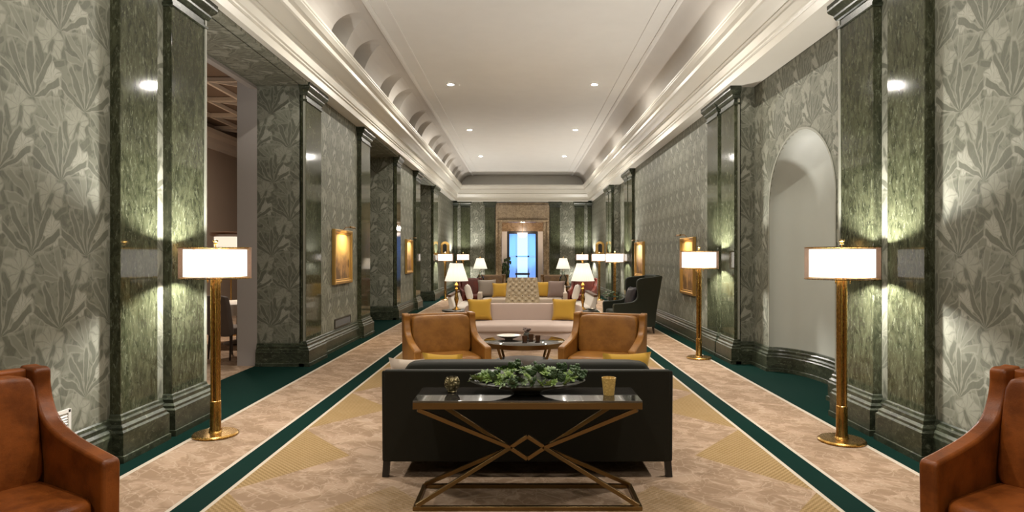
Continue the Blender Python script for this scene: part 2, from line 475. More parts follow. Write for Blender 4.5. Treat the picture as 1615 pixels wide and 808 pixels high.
# ------------------------------------------------------------------ dimensions
WX, PX, DX = 3.22, 3.14, 3.85       # wallpaper plane, pilaster face, back of the openings
ZT = 4.10                           # underside of the entablature
Y0, YF = -3.0, 29.5
WARM = (1.0, .94, .84)

# ------------------------------------------------------------------ floor, walls
props(MB().box(-9.0, 4.9, Y0, 42, -.1, 0).build('floor', M['carpet'], smooth=0), 'patterned sand carpet with dark green border stripes', 'floor', kind='structure')

wl = MB()
for a, b in ((Y0, 6.28), (9.2, 13.08), (15.86, 19.5), (22.4, YF)): wl.box(-DX, -WX, a, b, 0, ZT+.2)
wl.box(-DX-.1, -DX, 12.8, YF, 0, ZT+.2)                    # closed backs of the farther openings
wl.box(-DX, -WX, 6.28, 9.2, 4.06, ZT+.2); wl.box(-DX, -WX, 13.08, 15.86, 4.06, ZT+.2); wl.box(-DX, -WX, 19.5, 22.4, 4.06, ZT+.2)
props(wl.build('wall_left', M['paper'], smooth=0), 'left wall in grey green palm leaf wallpaper with deep openings', 'wall', kind='structure')

# right wall, two shallow recesses; the near one has an arched niche
NY, NA, NB, NS, ND = 7.90, .93, .88, 2.28, .42             # centre, half width, dome rise, springing, depth
RX = 3.44
wr = MB()
for a, b in ((Y0, 6.28), (9.4, 19.6), (22.4, YF)): wr.box(WX, RX, a, b, 0, ZT+.2)
wr.box(RX, RX+.1, 9.4, YF, 0, ZT+.2)
K = 24
arch = [(NY+NA*math.cos(PI-PI*i/K), NS+NB*math.sin(PI*i/K)) for i in range(K+1)]
def q(y0, z0, y1, z1): wr.add([(RX, y0, z0), (RX, y1, z0), (RX, y1, z1), (RX, y0, z1)], [(0, 1, 2, 3)])
q(6.0, 0, NY-NA, NS); q(NY+NA, 0, 9.5, NS)
q(6.0, NS, NY-NA, ZT+.2); q(NY+NA, NS, 9.5, ZT+.2)
for i in range(K):
    (ya, za), (yb, zb) = arch[i], arch[i+1]
    wr.add([(RX, ya, za), (RX, yb, zb), (RX, yb, ZT+.2), (RX, ya, ZT+.2)], [(0, 1, 2, 3)])
props(wr.build('wall_right', M['paper'], smooth=0), 'right wall in grey green palm leaf wallpaper with an arched niche', 'wall', kind='structure')

ni = MB()
ni.grid(lambda a, b: (RX+ND*math.sin(PI*a), NY-NA*math.cos(PI*a), NS*b), 28, 6)
ni.grid(lambda a, b: (RX+ND*math.sin(PI*a)*math.cos(PI/2*b), NY-NA*math.cos(PI*a)*math.cos(PI/2*b), NS+NB*math.sin(PI/2*b)), 28, 14)
niche = props(ni.build('wall_niche', M['niche'], smooth=60), 'smooth grey green arched niche in the right wall', 'niche', kind='structure')
rim = MB()
path = [(NY-NA, .33)]+[(y, z) for y, z in arch]+[(NY+NA, .33)]
for i in range(len(path)-1):
    (ya, za), (yb, zb) = path[i], path[i+1]
    def off(y, z, r):
        if z <= NS: return (y+(-r if y < NY else r), z)
        return (NY+(y-NY)*(1+r/NA), NS+(z-NS)*(1+r/NB))
    A = off(ya, za, .03); B = off(yb, zb, .03)
    rim.add([(RX-.006, ya, za), (RX-.006, yb, zb), (RX-.006, *B), (RX-.006, *A), (RX+.02, ya, za), (RX+.02, yb, zb)], [(0, 1, 2, 3), (0, 4, 5, 1)])
rim.build('niche_edge', M['trim_light'], niche, normals=False)

# far wall with the portal
PW, PH = .97, 3.16
wf = MB()
wf.box(-WX-.2, -1.25, YF, YF+.3, 0, ZT+.3).box(1.25, WX+.2, YF, YF+.3, 0, ZT+.3)
props(wf.build('wall_far', M['paper'], smooth=0), 'far end wall in pale palm leaf wallpaper', 'wall', kind='structure')
props(MB().box(-DX, 3.6, Y0-.2, Y0, 0, 5.4).build('wall_back', M['paper'], smooth=0), 'wall behind the camera end of the hall', 'wall', kind='structure')

po = MB().box(-1.25, -PW, YF-.05, YF+.35, 0, 4.06).box(PW, 1.25, YF-.05, YF+.35, 0, 4.06).box(-PW, PW, YF-.05, YF+.35, PH, 4.06)
portal = props(po.build('door_1', M['portal'], smooth=0, bevel=.01), 'brown marble portal in the middle of the far wall', 'doorway', kind='structure')
MB().box(-1.12, 1.12, YF-.09, YF-.05, 3.30, 3.95).build('frieze_panel', M['portal'], portal, bevel=.015)
MB().box(-1.22, 1.22, YF-.16, YF-.05, 3.17, 3.27).build('lintel_moulding', M['portal'], portal, bevel=.02)
for s in (-1, 1): MB().box(s*1.18-.05, s*1.18+.05, YF-.10, YF-.05, 0, 3.17).build('jamb_moulding', M['portal'], portal, bevel=.02)

# vestibule beyond the portal, dark glazed door, daylit room
vs = MB().box(-1.6, -1.45, YF+.35, 33, 0, 3.5).box(1.45, 1.6, YF+.35, 33, 0, 3.5).box(-1.6, 1.6, 33, 33.2, 2.86, 3.5)
props(vs.build('wall_vestibule', M['portal'], smooth=0), 'brown stone walls of the vestibule beyond the portal', 'wall', kind='structure')
props(MB().box(-1.6, -.80, 33, 33.2, 0, 2.86).box(.80, 1.6, 33, 33.2, 0, 2.86).build('wall_beside_door', M['white'], smooth=0), 'white panels flanking the glass door beyond the portal', 'wall', kind='structure')
props(MB().box(-1.6, 1.6, YF+.35, 33.2, 3.5, 3.6).build('ceiling_vestibule', M['ceil'], smooth=0), 'pale ceiling of the vestibule', 'ceiling', kind='structure')
dr = MB().box(-.80, -.69, 32.98, 33.12, 0, 2.86).box(.69, .80, 32.98, 33.12, 0, 2.86).box(-.69, .69, 32.98, 33.12, 2.74, 2.86)
door2 = props(dr.build('door_2', M['black'], smooth=0, bevel=.01), 'black framed glass door leading to a blue daylit room', 'door', kind='structure')
MB().box(-.69, .69, 33.05, 33.06, 0, 2.74).build('glass_pane', mat_glass_simple('door_glass', (.93, .97, 1.0), .0), door2)
br = MB().box(-1.9, -1.75, 33.2, 41, 0, 3.6).box(1.75, 1.9, 33.2, 41, 0, 3.6).box(-1.9, 1.9, 41, 41.1, 0, 3.6).box(-1.9, 1.9, 33.2, 41.1, 3.6, 3.7)
props(br.build('wall_daylit_room', M['bluewhite'], smooth=0), 'white walls of the blue daylit room beyond the glass door', 'wall', kind='structure')
w = MB()
for x in (-1.5, -.38, .38, 1.5): w.box(x-.05, x+.05, 40.86, 41.0, .15, 3.3)
for z in (.15, 1.55, 3.3): w.box(-1.55, 1.55, 40.86, 41.0, z-.05, z+.05)
win = props(w.build('window_1', M['bluewhite'], smooth=0), 'white framed tall window glowing blue with daylight', 'window', kind='structure')
for x0, x1 in ((-1.45, -.43), (-.33, .33), (.43, 1.45)):
    MB().box(x0, x1, 40.93, 40.95, .2, 3.25).build('pane', M['bluec'] if abs(x0+x1) < .1 else M['blue'], win)
light('daylight', 'AREA', (0, 40.7, 1.9), 16, (.32, .55, 1.0), size=2.4, rot=(PI/2, 0, 0))
t = thing('console_bench', 'small dark bench in front of the blue window', 'bench', (0, 39.6, 0))
MB().box(-.45, .45, -.18, .18, .40, .52).build('seat', M['black'], t, bevel=.015)
for x in (-.38, .38): MB().box(x-.03, x+.03, -.14, .14, 0, .40).build('leg', M['black'], t)
t = thing('pendant_bowl', 'pink lit glass bowl pendant in the vestibule doorway', 'pendant light', (0, 31.4, 2.56))
MB().lathe([(.0, 0), (.12, .02), (.22, .09), (.26, .17), (.25, .17), (.2, .1), (.0, .04)], seg=24).build('bowl', M['pendant'], t)
MB().tube([(0, 0, .05), (0, 0, .94)], .012).build('rod', M['brass'], t)
light('pendant_glow', 'POINT', (0, 31.4, 2.95), 45, (1, .82, .66), size=.1)
t = thing('vestibule_ceiling_light', 'long lit panel on the vestibule ceiling', 'ceiling light', (0, 30.5, 3.44))
MB().box(-.6, .6, -.3, .3, 0, .06).build('frame', M['brass'], t, bevel=.01)
MB().box(-.55, .55, -.25, .25, -.015, .005).build('diffuser', M['pendant'], t)
t = thing('floor_plant', 'dark leafy plant in a black pot left of the portal', 'plant', (-.80, 30.15, 0))
MB().lathe([(.0, 0), (.15, 0), (.19, .4), (.16, .4), (.15, .34), (0, .34)], seg=20).build('pot', M['black'], t)
fo = MB()
for k in range(26):
    a = k*2.4; r = .10+.16*random.random(); z = .75+.75*random.random()
    fo.tube([(0, 0, .34), (r*.4*math.cos(a), r*.4*math.sin(a), z*.7), (r*math.cos(a), r*math.sin(a), z)], .006, 5)
    fo.rbox(r*math.cos(a)-.05, r*math.cos(a)+.05, r*math.sin(a)-.05, r*math.sin(a)+.05, z-.09, z+.09, 2, 4)
fo.build('foliage', M['leafB'], t)

# ------------------------------------------------------------------ baseboards
BASE = [(0, 0), (.075, 0), (.075, .045), (.06, .05), (.06, .20), (.05, .215), (.05, .235), (.03, .255), (.03, .285), (.018, .30), (.012, .32), (0, .33)]
bl = MB()
for pth in ([(-WX, Y0), (-WX, 6.28), (-DX, 6.28)], [(-DX, 9.2), (-WX, 9.2), (-WX, 13.08), (-DX, 13.08), (-DX, 15.86), (-WX, 15.86), (-WX, 19.5), (-DX, 19.5), (-DX, 22.4), (-WX, 22.4), (-WX, YF)]):
    bl.sweep(BASE, pth, -1)
props(bl.build('baseboard_left', M['marble_base'], smooth=20), 'dark green marble baseboard along the left wall', 'baseboard', kind='structure')
br_ = MB()
nich = [(RX+ND*math.sin(PI*i/18), NY-NA*math.cos(PI*i/18)) for i in range(1, 18)]
br_.sweep(BASE, [(WX, Y0), (WX, 6.28), (RX, 6.28), (RX, NY-NA)]+nich+[(RX, NY+NA), (RX, 9.4), (WX, 9.4), (WX, 19.6), (RX, 19.6), (RX, 22.4), (WX, 22.4), (WX, YF)], 1)
props(br_.build('baseboard_right', M['marble_base'], smooth=20), 'dark green marble baseboard along the right wall and its niche', 'baseboard', kind='structure')
bf = MB()
for s in (-1, 1): bf.sweep(BASE, [(s*WX, YF), (s*1.25, YF)], s)
props(bf.build('baseboard_far', M['marble_base'], smooth=20), 'dark green marble baseboard along the far wall', 'baseboard', kind='structure')

# ------------------------------------------------------------------ pilasters
PL = [(0, 0), (.075, 0), (.075, .05), (.065, .055), (.065, .23), (.05, .245), (.05, .265), (.028, .285), (.028, .315), (.015, .33), (.01, .35), (0, .36)]
CAP = [(0, 3.84), (.018, 3.845), (.018, 3.87), (.004, 3.88), (.004, 3.925), (.025, 3.935), (.04, 3.965), (.04, 3.985), (.075, 4.02), (.085, 4.04), (.085, 4.10), (0, 4.10)]
ntrim = [0]
def pilaster(path, side, label, shaftbox):
    ntrim[0] += 1
    t = thing(f'trim_{ntrim[0]}', label, 'pilaster', kind='structure')
    MB().box(*shaftbox, 0, ZT).build('shaft', M['marble'], t, bevel=.006)
    MB().sweep(PL, path, side).build('plinth', M['marble_base'], t, smooth=20)
    MB().sweep(CAP, path, side).build('capital', M['marble_base'], t, smooth=20)
    return t
def side_pil(s, a, b, label):
    path = [(s*WX, a), (s*PX, a), (s*PX, b), (s*WX, b)]
    pilaster(path, s, label, (min(s*PX, s*(WX+.02)), max(s*PX, s*(WX+.02)), a, b))
for s, nm in ((-1, 'left'), (1, 'right')):
    side_pil(s, 4.95, 5.46, f'{nm} wall green marble pilaster beside the palm wallpaper nearest the camera')
    side_pil(s, 5.68, 6.28, f'{nm} wall green marble pilaster behind the nearest floor lamp')
side_pil(-1, 9.2, 9.9, 'left wall green marble pilaster at the far side of the big opening')
side_pil(-1, 12.36, 13.08, 'left wall green marble pilaster just past the first gilt painting')
side_pil(-1, 15.86, 16.35, 'left wall green marble pilaster just before the second gilt painting')
side_pil(-1, 18.7, 19.5, 'left wall green marble pilaster just past the second gilt painting')
side_pil(-1, 22.4, 23.6, 'left wall green marble pilaster beside the distant floor lamp')
side_pil(1, 9.4, 10.02, 'right wall green marble pilaster at the far edge of the niche recess')
side_pil(1, 10.2, 10.78, 'right wall green marble pilaster behind the middle floor lamp')
side_pil(1, 18.2, 18.85, 'right wall slim marble pilaster past the far painting')
side_pil(1, 19.0, 19.6, 'right wall marble pilaster at the near edge of the distant recess')
side_pil(1, 22.4, 23.05, 'right wall marble pilaster at the far edge of the distant recess')
side_pil(1, 23.25, 23.9, 'right wall marble pilaster beyond the distant recess')
for s, nm in ((-1, 'left'), (1, 'right')):
    for x0, x1, d in ((1.28, 1.74, 'next to the stone portal'), (2.44, 2.86, 'behind the end floor lamp'), (3.02, 3.2, 'slim, in the corner')):
        a, b = sorted((s*x0, s*x1))
        pilaster([(a, YF), (a, YF-.08), (b, YF-.08), (b, YF)], -1, f'far wall dark green marble pilaster {d} on the {nm}', (a, b, YF-.08, YF+.02))

# ------------------------------------------------------------------ entablature and ceiling
ENT = [(3.00, 4.10), (3.00, 4.205), (2.975, 4.215), (2.975, 4.235), (2.955, 4.25), (2.925, 4.36), (2.90, 4.375), (2.90, 4.395), (2.87, 4.405), (2.80, 4.43), (2.755, 4.455), (2.72, 4.46),
       (2.70, 4.475), (2.695, 4.53), (2.675, 4.545), (2.65, 4.555), (2.625, 4.585), (2.61, 4.60), (2.61, 4.62), (2.60, 4.63), (2.60, 4.66)]
def ent(s, name, label, inner):
    pts = [(s*x, z) for x, z in ENT]+[(s*3.3, 4.66), (s*3.3, 4.3), (s*inner, 4.3), (s*inner, 4.10)]
    props(MB().prism(pts, 'y', Y0, YF).build(name, M['plaster'], smooth=25), label, 'cornice', kind='structure')
ent(-1, 'trim_cornice_left', 'cream moulded cornice along the top of the left wall', 3.21)
ent(1, 'trim_cornice_right', 'cream moulded cornice along the top of the right wall', 3.43)
pts = [(YF-(3.2-x)*3.65, z) for x, z in ENT]+[(YF, 4.66), (YF, 4.10)]
props(MB().prism(pts, 'x', -3.2, 3.2).build('trim_cornice_far', M['plaster'], smooth=25), 'cream moulded cornice across the far wall', 'cornice', kind='structure')
# pale edge along the head of the big opening
sf = MB()
for a, b in ((6.28, 9.2), (13.08, 15.86), (19.5, 22.4)): sf.box(-3.20, -3.08, a, b, 4.06, 4.10)
props(sf.build('trim_opening_heads', M['paper'], smooth=0), 'papered heads of the openings in the left wall', 'trim', kind='structure')
ZC = 5.20
def cove_pts(s, n=14): return [(s*(2.22+.53*math.cos(PI/2*i/n)), 4.66+(ZC-4.66)*math.sin(PI/2*i/n)) for i in range(n+1)]
ce = MB().box(-2.24, 2.24, Y0, YF, ZC, ZC+.15)
ce.box(-3.2, 3.2, 28.35, YF, 4.66, ZC+.15)
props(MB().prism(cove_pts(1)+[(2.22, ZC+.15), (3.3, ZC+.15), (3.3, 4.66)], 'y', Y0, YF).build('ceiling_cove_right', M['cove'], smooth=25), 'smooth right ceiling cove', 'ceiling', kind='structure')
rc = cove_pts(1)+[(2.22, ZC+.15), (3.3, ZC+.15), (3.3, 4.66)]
for s in (-1, 1):                                          # bead where the cove meets the flat
    ce.prism([(s*2.17, ZC+.01), (s*2.17, ZC-.02), (s*2.21, ZC-.035), (s*2.25, ZC-.03), (s*2.27, ZC+.01)], 'y', Y0, 28.35)
    ce.prism([(s*1.93, ZC+.01), (s*1.94, ZC-.014), (s*1.98, ZC-.014), (s*1.99, ZC+.01)], 'y', Y0, 28.35)
ceil = props(ce.build('ceiling', M['ceil'], smooth=25), 'pale coved ceiling of the hall', 'ceiling', kind='structure')
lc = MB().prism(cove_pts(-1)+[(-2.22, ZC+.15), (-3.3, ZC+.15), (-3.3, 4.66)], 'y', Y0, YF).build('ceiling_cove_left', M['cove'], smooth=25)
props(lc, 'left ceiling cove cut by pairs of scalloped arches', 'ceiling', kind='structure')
cut = MB()
for k in range(-3, 7):
    for c in (9.42+3.1*k, 10.58+3.1*k):
        if c < 27.9 and c > Y0+.5:
            A = [(c-.36, 4.60)]+[(c-.36*math.cos(PI*i/16), 4.82+.372*math.sin(PI*i/16)) for i in range(17)]+[(c+.36, 4.60)]
            cut.prism(A, 'x', -3.15, -1.9)
co = cut.build('cutter', M['cove'], smooth=30)
bo = lc.modifiers.new('cut', 'BOOLEAN'); bo.operation = 'DIFFERENCE'; bo.object = co; bo.solver = 'EXACT'
bpy.context.view_layer.update()
dg = bpy.context.evaluated_depsgraph_get()
newme = bpy.data.meshes.new_from_object(lc.evaluated_get(dg)); lc.modifiers.clear(); lc.data = newme
bpy.data.objects.remove(co)
for p in newme.polygons: p.use_smooth = True
newme.set_sharp_from_angle(angle=math.radians(25))

# ------------------------------------------------------------------ side room beyond the left opening
sr = MB().box(-4.14, -DX, 9.2, 9.5, 0, 4.4).box(-9.0, -4.14, 24, 24.2, 0, 5.2)
props(sr.build('wall_side_stub', M['lilac'], smooth=0), 'plain grey lilac wall edge inside the left opening', 'wall', kind='structure')
props(MB().box(-8.2, -8.0, 3, 24, 0, 5.2).build('wall_side_room', M['brownwall'], smooth=0), 'taupe wall of the dining room through the left opening', 'wall', kind='structure')
props(MB().box(-9.0, -DX-.1, 2.8, 3.0, 0, 5.2).box(-4.14, -3.95, 9.5, 24, 0, 5.2).box(-DX-.1, -DX, 3, 6.3, 0, 5.2).box(-DX-.1, -DX, 6.3, 9.2, 4.02, 5.2).build('wall_side_near', M['lilac'], smooth=0),
      'inner walls of the dining room', 'wall', kind='structure')
CO = [(0, 4.34), (.03, 4.34), (.04, 4.42), (.10, 4.50), (.12, 4.60), (.2, 4.70), (.22, 4.80), (0, 4.80)]
props(MB().sweep(CO, [(-8.0, 3), (-8.0, 24)], -1).build('trim_side_cornice', M['lattice'], smooth=25), 'pale cornice of the dining room wall', 'cornice', kind='structure')
cs = MB().box(-9.0, -DX, 2.8, 24, 4.98, 5.05)
cso = props(cs.build('ceiling_side', M['darkceil'], smooth=0), 'dark dining room ceiling crossed by pale lattice bars', 'ceiling', kind='structure')
la = MB()
for k in range(14): la.bar((-8.0, 3+1.5*k, 4.93), (-DX-.1, 3+1.5*k, 4.93), .06, .08)
for x in (-4.6, -5.3, -6.0, -6.7, -7.4): la.bar((x, 3, 4.93), (x, 24, 4.93), .06, .08)
for k in range(-2, 10): la.bar((-8.0, 3+2.2*k+.6, 4.95), (-DX-.1, 3+2.2*k+4.4, 4.95), .045, .06)
la.build('lattice', M['lattice'], cso, normals=False)

# ------------------------------------------------------------------ downlights
proto = None
names = ['above the console table', 'second of its row from the camera', 'third of its row from the camera', 'farthest of its row']
for s, nm in ((-1, 'left'), (1, 'right')):
    for i, y in enumerate((-.9, 3.85, 8.55, 13.3, 18.1, 22.9)):
        lab = {3: f'nearest visible downlight in the {nm} row on the ceiling', 4: f'middle visible downlight in the {nm} row on the ceiling', 5: f'farthest downlight in the {nm} row on the ceiling'}.get(i)
        if lab:
            if proto is None:
                proto = thing('ceiling_downlight', lab, 'downlight', (s*1.51, y, ZC), 0, 'recessed ceiling downlights')
                MB().lathe([(.05, .005), (.05, -.008), (.075, -.012), (.085, -.004), (.085, .005)], seg=24).build('trim_ring', M['white'], proto)
                MB().lathe([(0, -.016), (.062, -.016), (.062, -.006)], seg=20).build('lens', M['bulb'], proto)
            else: dup(proto, (s*1.51, y, ZC), 0, lab)
        light('downlight_beam', 'AREA', (s*1.51, y, ZC-.03), 52, WARM, size=.08)

# ------------------------------------------------------------------ lamps
def floor_lamp(loc, label, watts=170):
    global FL
    if FL is None:
        t = FL = thing('floor_lamp', label, 'floor lamp', loc, 0, 'brass column floor lamps')
        MB().lathe([(0, 0), (.185, 0), (.192, .006), (.192, .016), (.18, .026), (.06, .03), (.05, .045), (.045, .05), (0, .05)], seg=40).build('base', M['brass'], t)
        MB().lathe([(0, .045), (.052, .045), (.052, .055), (.046, .065), (.046, .305), (.04, .31), (0, .31)], seg=28).build('sleeve', M['brass'], t)
        for k in range(4):
            a = PI/4+k*PI/2
            MB().tube([(.028*math.cos(a), .028*math.sin(a), .30), (.028*math.cos(a), .028*math.sin(a), 1.47)], .0155, 14).build('rod', M['brass'], t)
        sp = MB()
        sp.tube([(0, 0, 1.45), (0, 0, 1.70)], .006, 8)
        for k in range(3):
            a = k*2*PI/3+.3; sp.tube([(0, 0, 1.655), (.275*math.cos(a), .275*math.sin(a), 1.655)], .003, 6)
        sp.build('spider', M['brass'], t)
        m = MB(); m.open = True; m.lathe([(.258, 1.415), (.258, 1.655)], seg=48).build('inner_shade', M['shade_in'], t)
        m = MB(); m.open = True; m.lathe([(.295, 1.40), (.295, 1.67)], seg=48).build('outer_shade', M['shade_out'], t)
        for z in (1.40, 1.67):
            m = MB(); m.open = True; m.lathe([(.292, z-.004), (.299, z-.004), (.299, z+.004), (.292, z+.004), (.292, z-.004)], seg=48).build('shade_ring', M['brass'], t)
        MB().lathe([(0, 1.695), (.018, 1.70), (.012, 1.715), (.022, 1.725), (.022, 1.735), (0, 1.745)], seg=16).build('finial', M['brass'], t)
        for x in (-.062, .062): MB().tube([(x, -.02, 1.47), (x, -.02, 1.36)], .006, 8).build('pull_chain', M['brass'], t)
    else: t = dup(FL, loc, 0, label)
    light('floor_lamp_bulb', 'POINT', (loc[0], loc[1], 1.535), watts, (1.0, .965, .90), size=.05)
    return t
FL = None
floor_lamp((-2.735, 5.65, 0), 'tall brass floor lamp with drum shade beside the dining room opening')
floor_lamp((2.75, 5.46, 0), 'tall brass floor lamp with drum shade in front of the arched niche')
floor_lamp((2.75, 9.88, 0), 'brass floor lamp with drum shade partly covering a painting on the right')
floor_lamp((2.75, 18.9, 0), 'distant brass floor lamp just left of the far right painting')
floor_lamp((2.76, 22.8, 0), 'distant brass floor lamp under the right arched gilt ornament')
floor_lamp((2.68, 28.4, 0), 'farthest brass floor lamp in the right corner of the end wall')
floor_lamp((-2.80, 23.0, 0), 'distant brass floor lamp under the left arched gilt ornament')
floor_lamp((-2.66, 28.4, 0), 'farthest brass floor lamp in the left corner of the end wall')

def side_table(loc, label, r=.26, h=.55, rz=0):
    t = thing('side_table', label, 'side table', loc, rz, 'round black lamp tables')
    MB().lathe([(0, h-.03), (r-.01, h-.03), (r, h-.02), (r, h-.005), (r-.01, h), (0, h)], seg=36).build('table_top', M['black'], t)
    MB().lathe([(0, .03), (.03, .03), (.025, h-.03), (0, h-.03)], seg=16).build('column', M['black'], t)
    MB().lathe([(0, 0), (.19, 0), (.19, .012), (.05, .035), (0, .035)], seg=30).build('foot', M['black'], t)
    return t
def table_lamp(loc, label, glass=False, H=.90, watts=26):
    t = thing('table_lamp', label, 'table lamp', loc, 0, 'pleated table lamps')
    if glass:
        MB().lathe([(0, 0), (.09, 0), (.09, .02), (.05, .03)], seg=24).build('base', M['brass'], t)
        MB().lathe([(0, .03), (.05, .03), (.10, .09), (.13, .18), (.11, .28), (.05, .36), (.035, .42), (.05, .46), (.03, .50), (0, .50)], seg=28).build('body', M['glassclear'], t)
    else:
        MB().lathe([(0, 0), (.085, 0), (.088, .012), (.07, .022), (.045, .03), (.03, .05), (0, .05)], seg=28).build('base', M['brass'], t)
        MB().lathe([(0, .04), (.028, .04), (.018, .07), (.022, .12), (.042, .19), (.045, .22), (.03, .29), (.02, .36), (.028, .39), (.034, .41), (.02, .43), (.03, .46), (.038, .48), (.026, .50), (.012, .53), (0, .53)], seg=24).build('body', M['brass'], t)
    MB().tube([(0, 0, .49), (0, 0, .93)], .006, 8).build('stem', M['brass'], t)
    m = MB(); m.open = True; m.lathe([(.225, .56), (.20, .64), (.165, .75), (.135, .84), (.12, .90)], seg=120, rip=.018, nr=30).build('lamp_shade', M['shade_pleat'], t, smooth=80)
    MB().lathe([(0, .92), (.012, .92), (.016, .935), (0, .95)], seg=12).build('finial', M['brass'], t)
    light('table_lamp_bulb', 'POINT', (loc[0], loc[1], loc[2]+.70), watts, (1.0, .82, .60), size=.05)
    return t
side_table((-1.30, 12.3, 0), 'round black side table left of the blush sofa carrying a brass lamp')
side_table((1.19, 12.3, 0), 'round black side table right of the blush sofa carrying a brass lamp')
table_lamp((-1.28, 12.3, .55), 'brass candlestick lamp with white pleated shade left of the blush sofa')
table_lamp((1.17, 12.3, .55), 'brass candlestick lamp with white pleated shade right of the blush sofa')
side_table((-1.36, 20.4, 0), 'distant dark side table under the left glass lamp', .26, .62)
side_table((1.31, 20.4, 0), 'distant dark side table under the right glass lamp', .26, .62)
table_lamp((-1.36, 20.4, .62), 'distant clear glass table lamp left of the portal with pleated shade', True)
table_lamp((1.31, 20.4, .62), 'distant clear glass table lamp right of the portal with pleated shade', True)
t = thing('small_tray', 'small dark dish on the black side table right of the blush sofa', 'dish', (1.32, 12.18, .55))
MB().lathe([(0, .004), (.04, .004), (.075, .02), (.085, .035), (.078, .035), (.04, .012), (0, .012)], seg=24, sx=1.0, sy=.7).build('bowl', M['stone'], t)

# ------------------------------------------------------------------ seating builders (front faces local -Y)
def armchair(loc, rz, label, m, W=.84, D=.84, H=.90, prof=None, legm=None, group=None, name='leather_armchair', cat='armchair', th=.085, back_cushion=True, seat_h=.43):
    t = thing(name, label, cat, loc, rz, group)
    legm = legm or M['darkwood']; k = H/.90; f = D/.84
    if prof is None:
        top = spline([(.36, .90), (.265, .895), (.255, .82), (.225, .74), (.16, .67), (.05, .625), (-.12, .59), (-.40, .555)], 6)
        prof = [(.33, .13), (.37, .50), (.42, .905)]+[(y, z) for y, z in top]+[(-.41, .53), (-.40, .13)]
    prof = [(y*f, z*k) for y, z in prof]
    for s in (-1, 1):
        a, b = sorted((s*W/2, s*(W/2-th)))
        MB().prism(prof, 'x', a, b).build('arm', m, t, bevel=.016, seg=3)
    x = W/2-th+.005
    yb = .36*f
    MB().prism([(.30*f, .13*k), (.36*f, .5*k), (.41*f, .895*k), (.335*f, .895*k), (.27*f, .5*k), (.20*f, .13*k)], 'x', -x, x).build('back', m, t, bevel=.014, seg=3)
    MB().box(-x, x, -.385*f, .25*f, .13*k, .28*k).build('seat_rail', m, t, bevel=.012)
    MB().rbox(-x+.005, x-.005, -.40*f, .24*f, .275*k, (seat_h+.015)*k, 7, 8).build('seat_cushion', m, t, smooth=60)
    if back_cushion:
        def lean(p): return Vector((p.x, p.y+(p.z-.42*k)*.20, p.z))
        MB().rbox(-x+.012, x-.012, .11*f, .245*f, (seat_h-.01)*k, .88*k, 9, 9, lean).build('back_cushion', m, t, smooth=60)
    for sx in (-1, 1):
        for sy in (-.35, .29):
            px, py = sx*(W/2-.05), sy*f
            MB().tube([(px, py, .135*k), (px+.01*sx, py+(.02 if sy > 0 else -.01), 0)], .024, 8, .015).build('leg', legm, t)
    return t

# foreground rust armchairs, angled inwards
A1 = math.radians(60)
armchair((-2.54, 2.92, 0), A1, 'rust leather armchair cut off by the lower left corner', M['rust'], W=.88, D=.86, H=1.0, group='rust leather armchairs in front', seat_h=.385)
armchair((2.50, 2.90, 0), -A1, 'rust leather armchair cut off by the lower right corner', M['rust'], W=.88, D=.86, H=1.0, group='rust leather armchairs in front', seat_h=.385)
armchair((-.92, 7.55, 0), math.radians(20), 'tan leather armchair on the left of the round coffee table', M['tan'], W=.90, D=.86, H=.89, group='tan leather armchairs facing the dark sofa')
armchair((.97, 7.55, 0), math.radians(-20), 'tan leather armchair on the right of the round coffee table', M['tan'], W=.90, D=.86, H=.89, group='tan leather armchairs facing the dark sofa')
armchair((-1.52, 19.0, 0), math.radians(15), 'distant dark red leather armchair behind the left brass lamp', M['redlea'], W=.74, H=.92, group='distant red leather armchairs')
armchair((1.80, 19.0, 0), math.radians(-15), 'distant dark red leather armchair behind the right brass lamp', M['redlea'], W=.78, H=.92, group='distant red leather armchairs')
armchair((-1.10, 22.4, 0), 0, 'distant brown leather chair left of the portal opening', M['brownlea'], W=1.0, H=.92, group='distant brown leather chairs')
armchair((1.15, 22.4, 0), 0, 'distant brown leather chair right of the portal opening', M['brownlea'], W=1.0, H=.92, group='distant brown leather chairs')

wing = [(.36, .14), (.40, .5), (.52, 1.17)]+spline([(.50, 1.19), (.30, 1.16), (.02, 1.12), (-.02, .98), (.0, .80), (-.04, .70), (-.16, .645), (-.50, .62)], 6)+[(-.52, .58), (-.50, .14)]
t = thing('wing_chair', 'dark green wing armchair by the right wall facing the hall', 'armchair', (2.30, 13.35, 0), math.radians(-82))
for s in (-1, 1):
    a, b = sorted((s*.43, s*.34)); MB().prism(wing, 'x', a, b).build('wing', M['wingfab'], t, bevel=.02, seg=3)
MB().prism([(.33, .14), (.37, .5), (.50, 1.20), (.40, 1.20), (.27, .5), (.22, .14)], 'x', -.345, .345).build('back', M['wingfab'], t, bevel=.02, seg=3)
MB().box(-.345, .345, -.48, .28, .14, .30).build('seat_rail', M['wingfab'], t, bevel=.012)
MB().rbox(-.335, .335, -.50, .27, .295, .48, 7, 8).build('seat_cushion', M['wingfab'], t, smooth=60)
for sx in (-1, 1):
    for sy in (-.44, .33): MB().tube([(sx*.37, sy, .15), (sx*.38, sy*1.06, 0)], .028, 10, .014).build('leg', M['darkwood'], t)
def pillow(loc, rx, rz, label, m, w=.45, h=.45, th=.16, group=None):
    o = MB().pillow(w, h, th).build('throw_pillow', m, smooth=70)
    o.location = loc; o.rotation_euler = (rx, 0, rz); props(o, label, 'pillow', group); return o
pillow((2.22, 13.33, .485), math.radians(-14), math.radians(-82), 'dark silk pillow propped in the dark wing chair', M['silk'], .48, .48, .15)

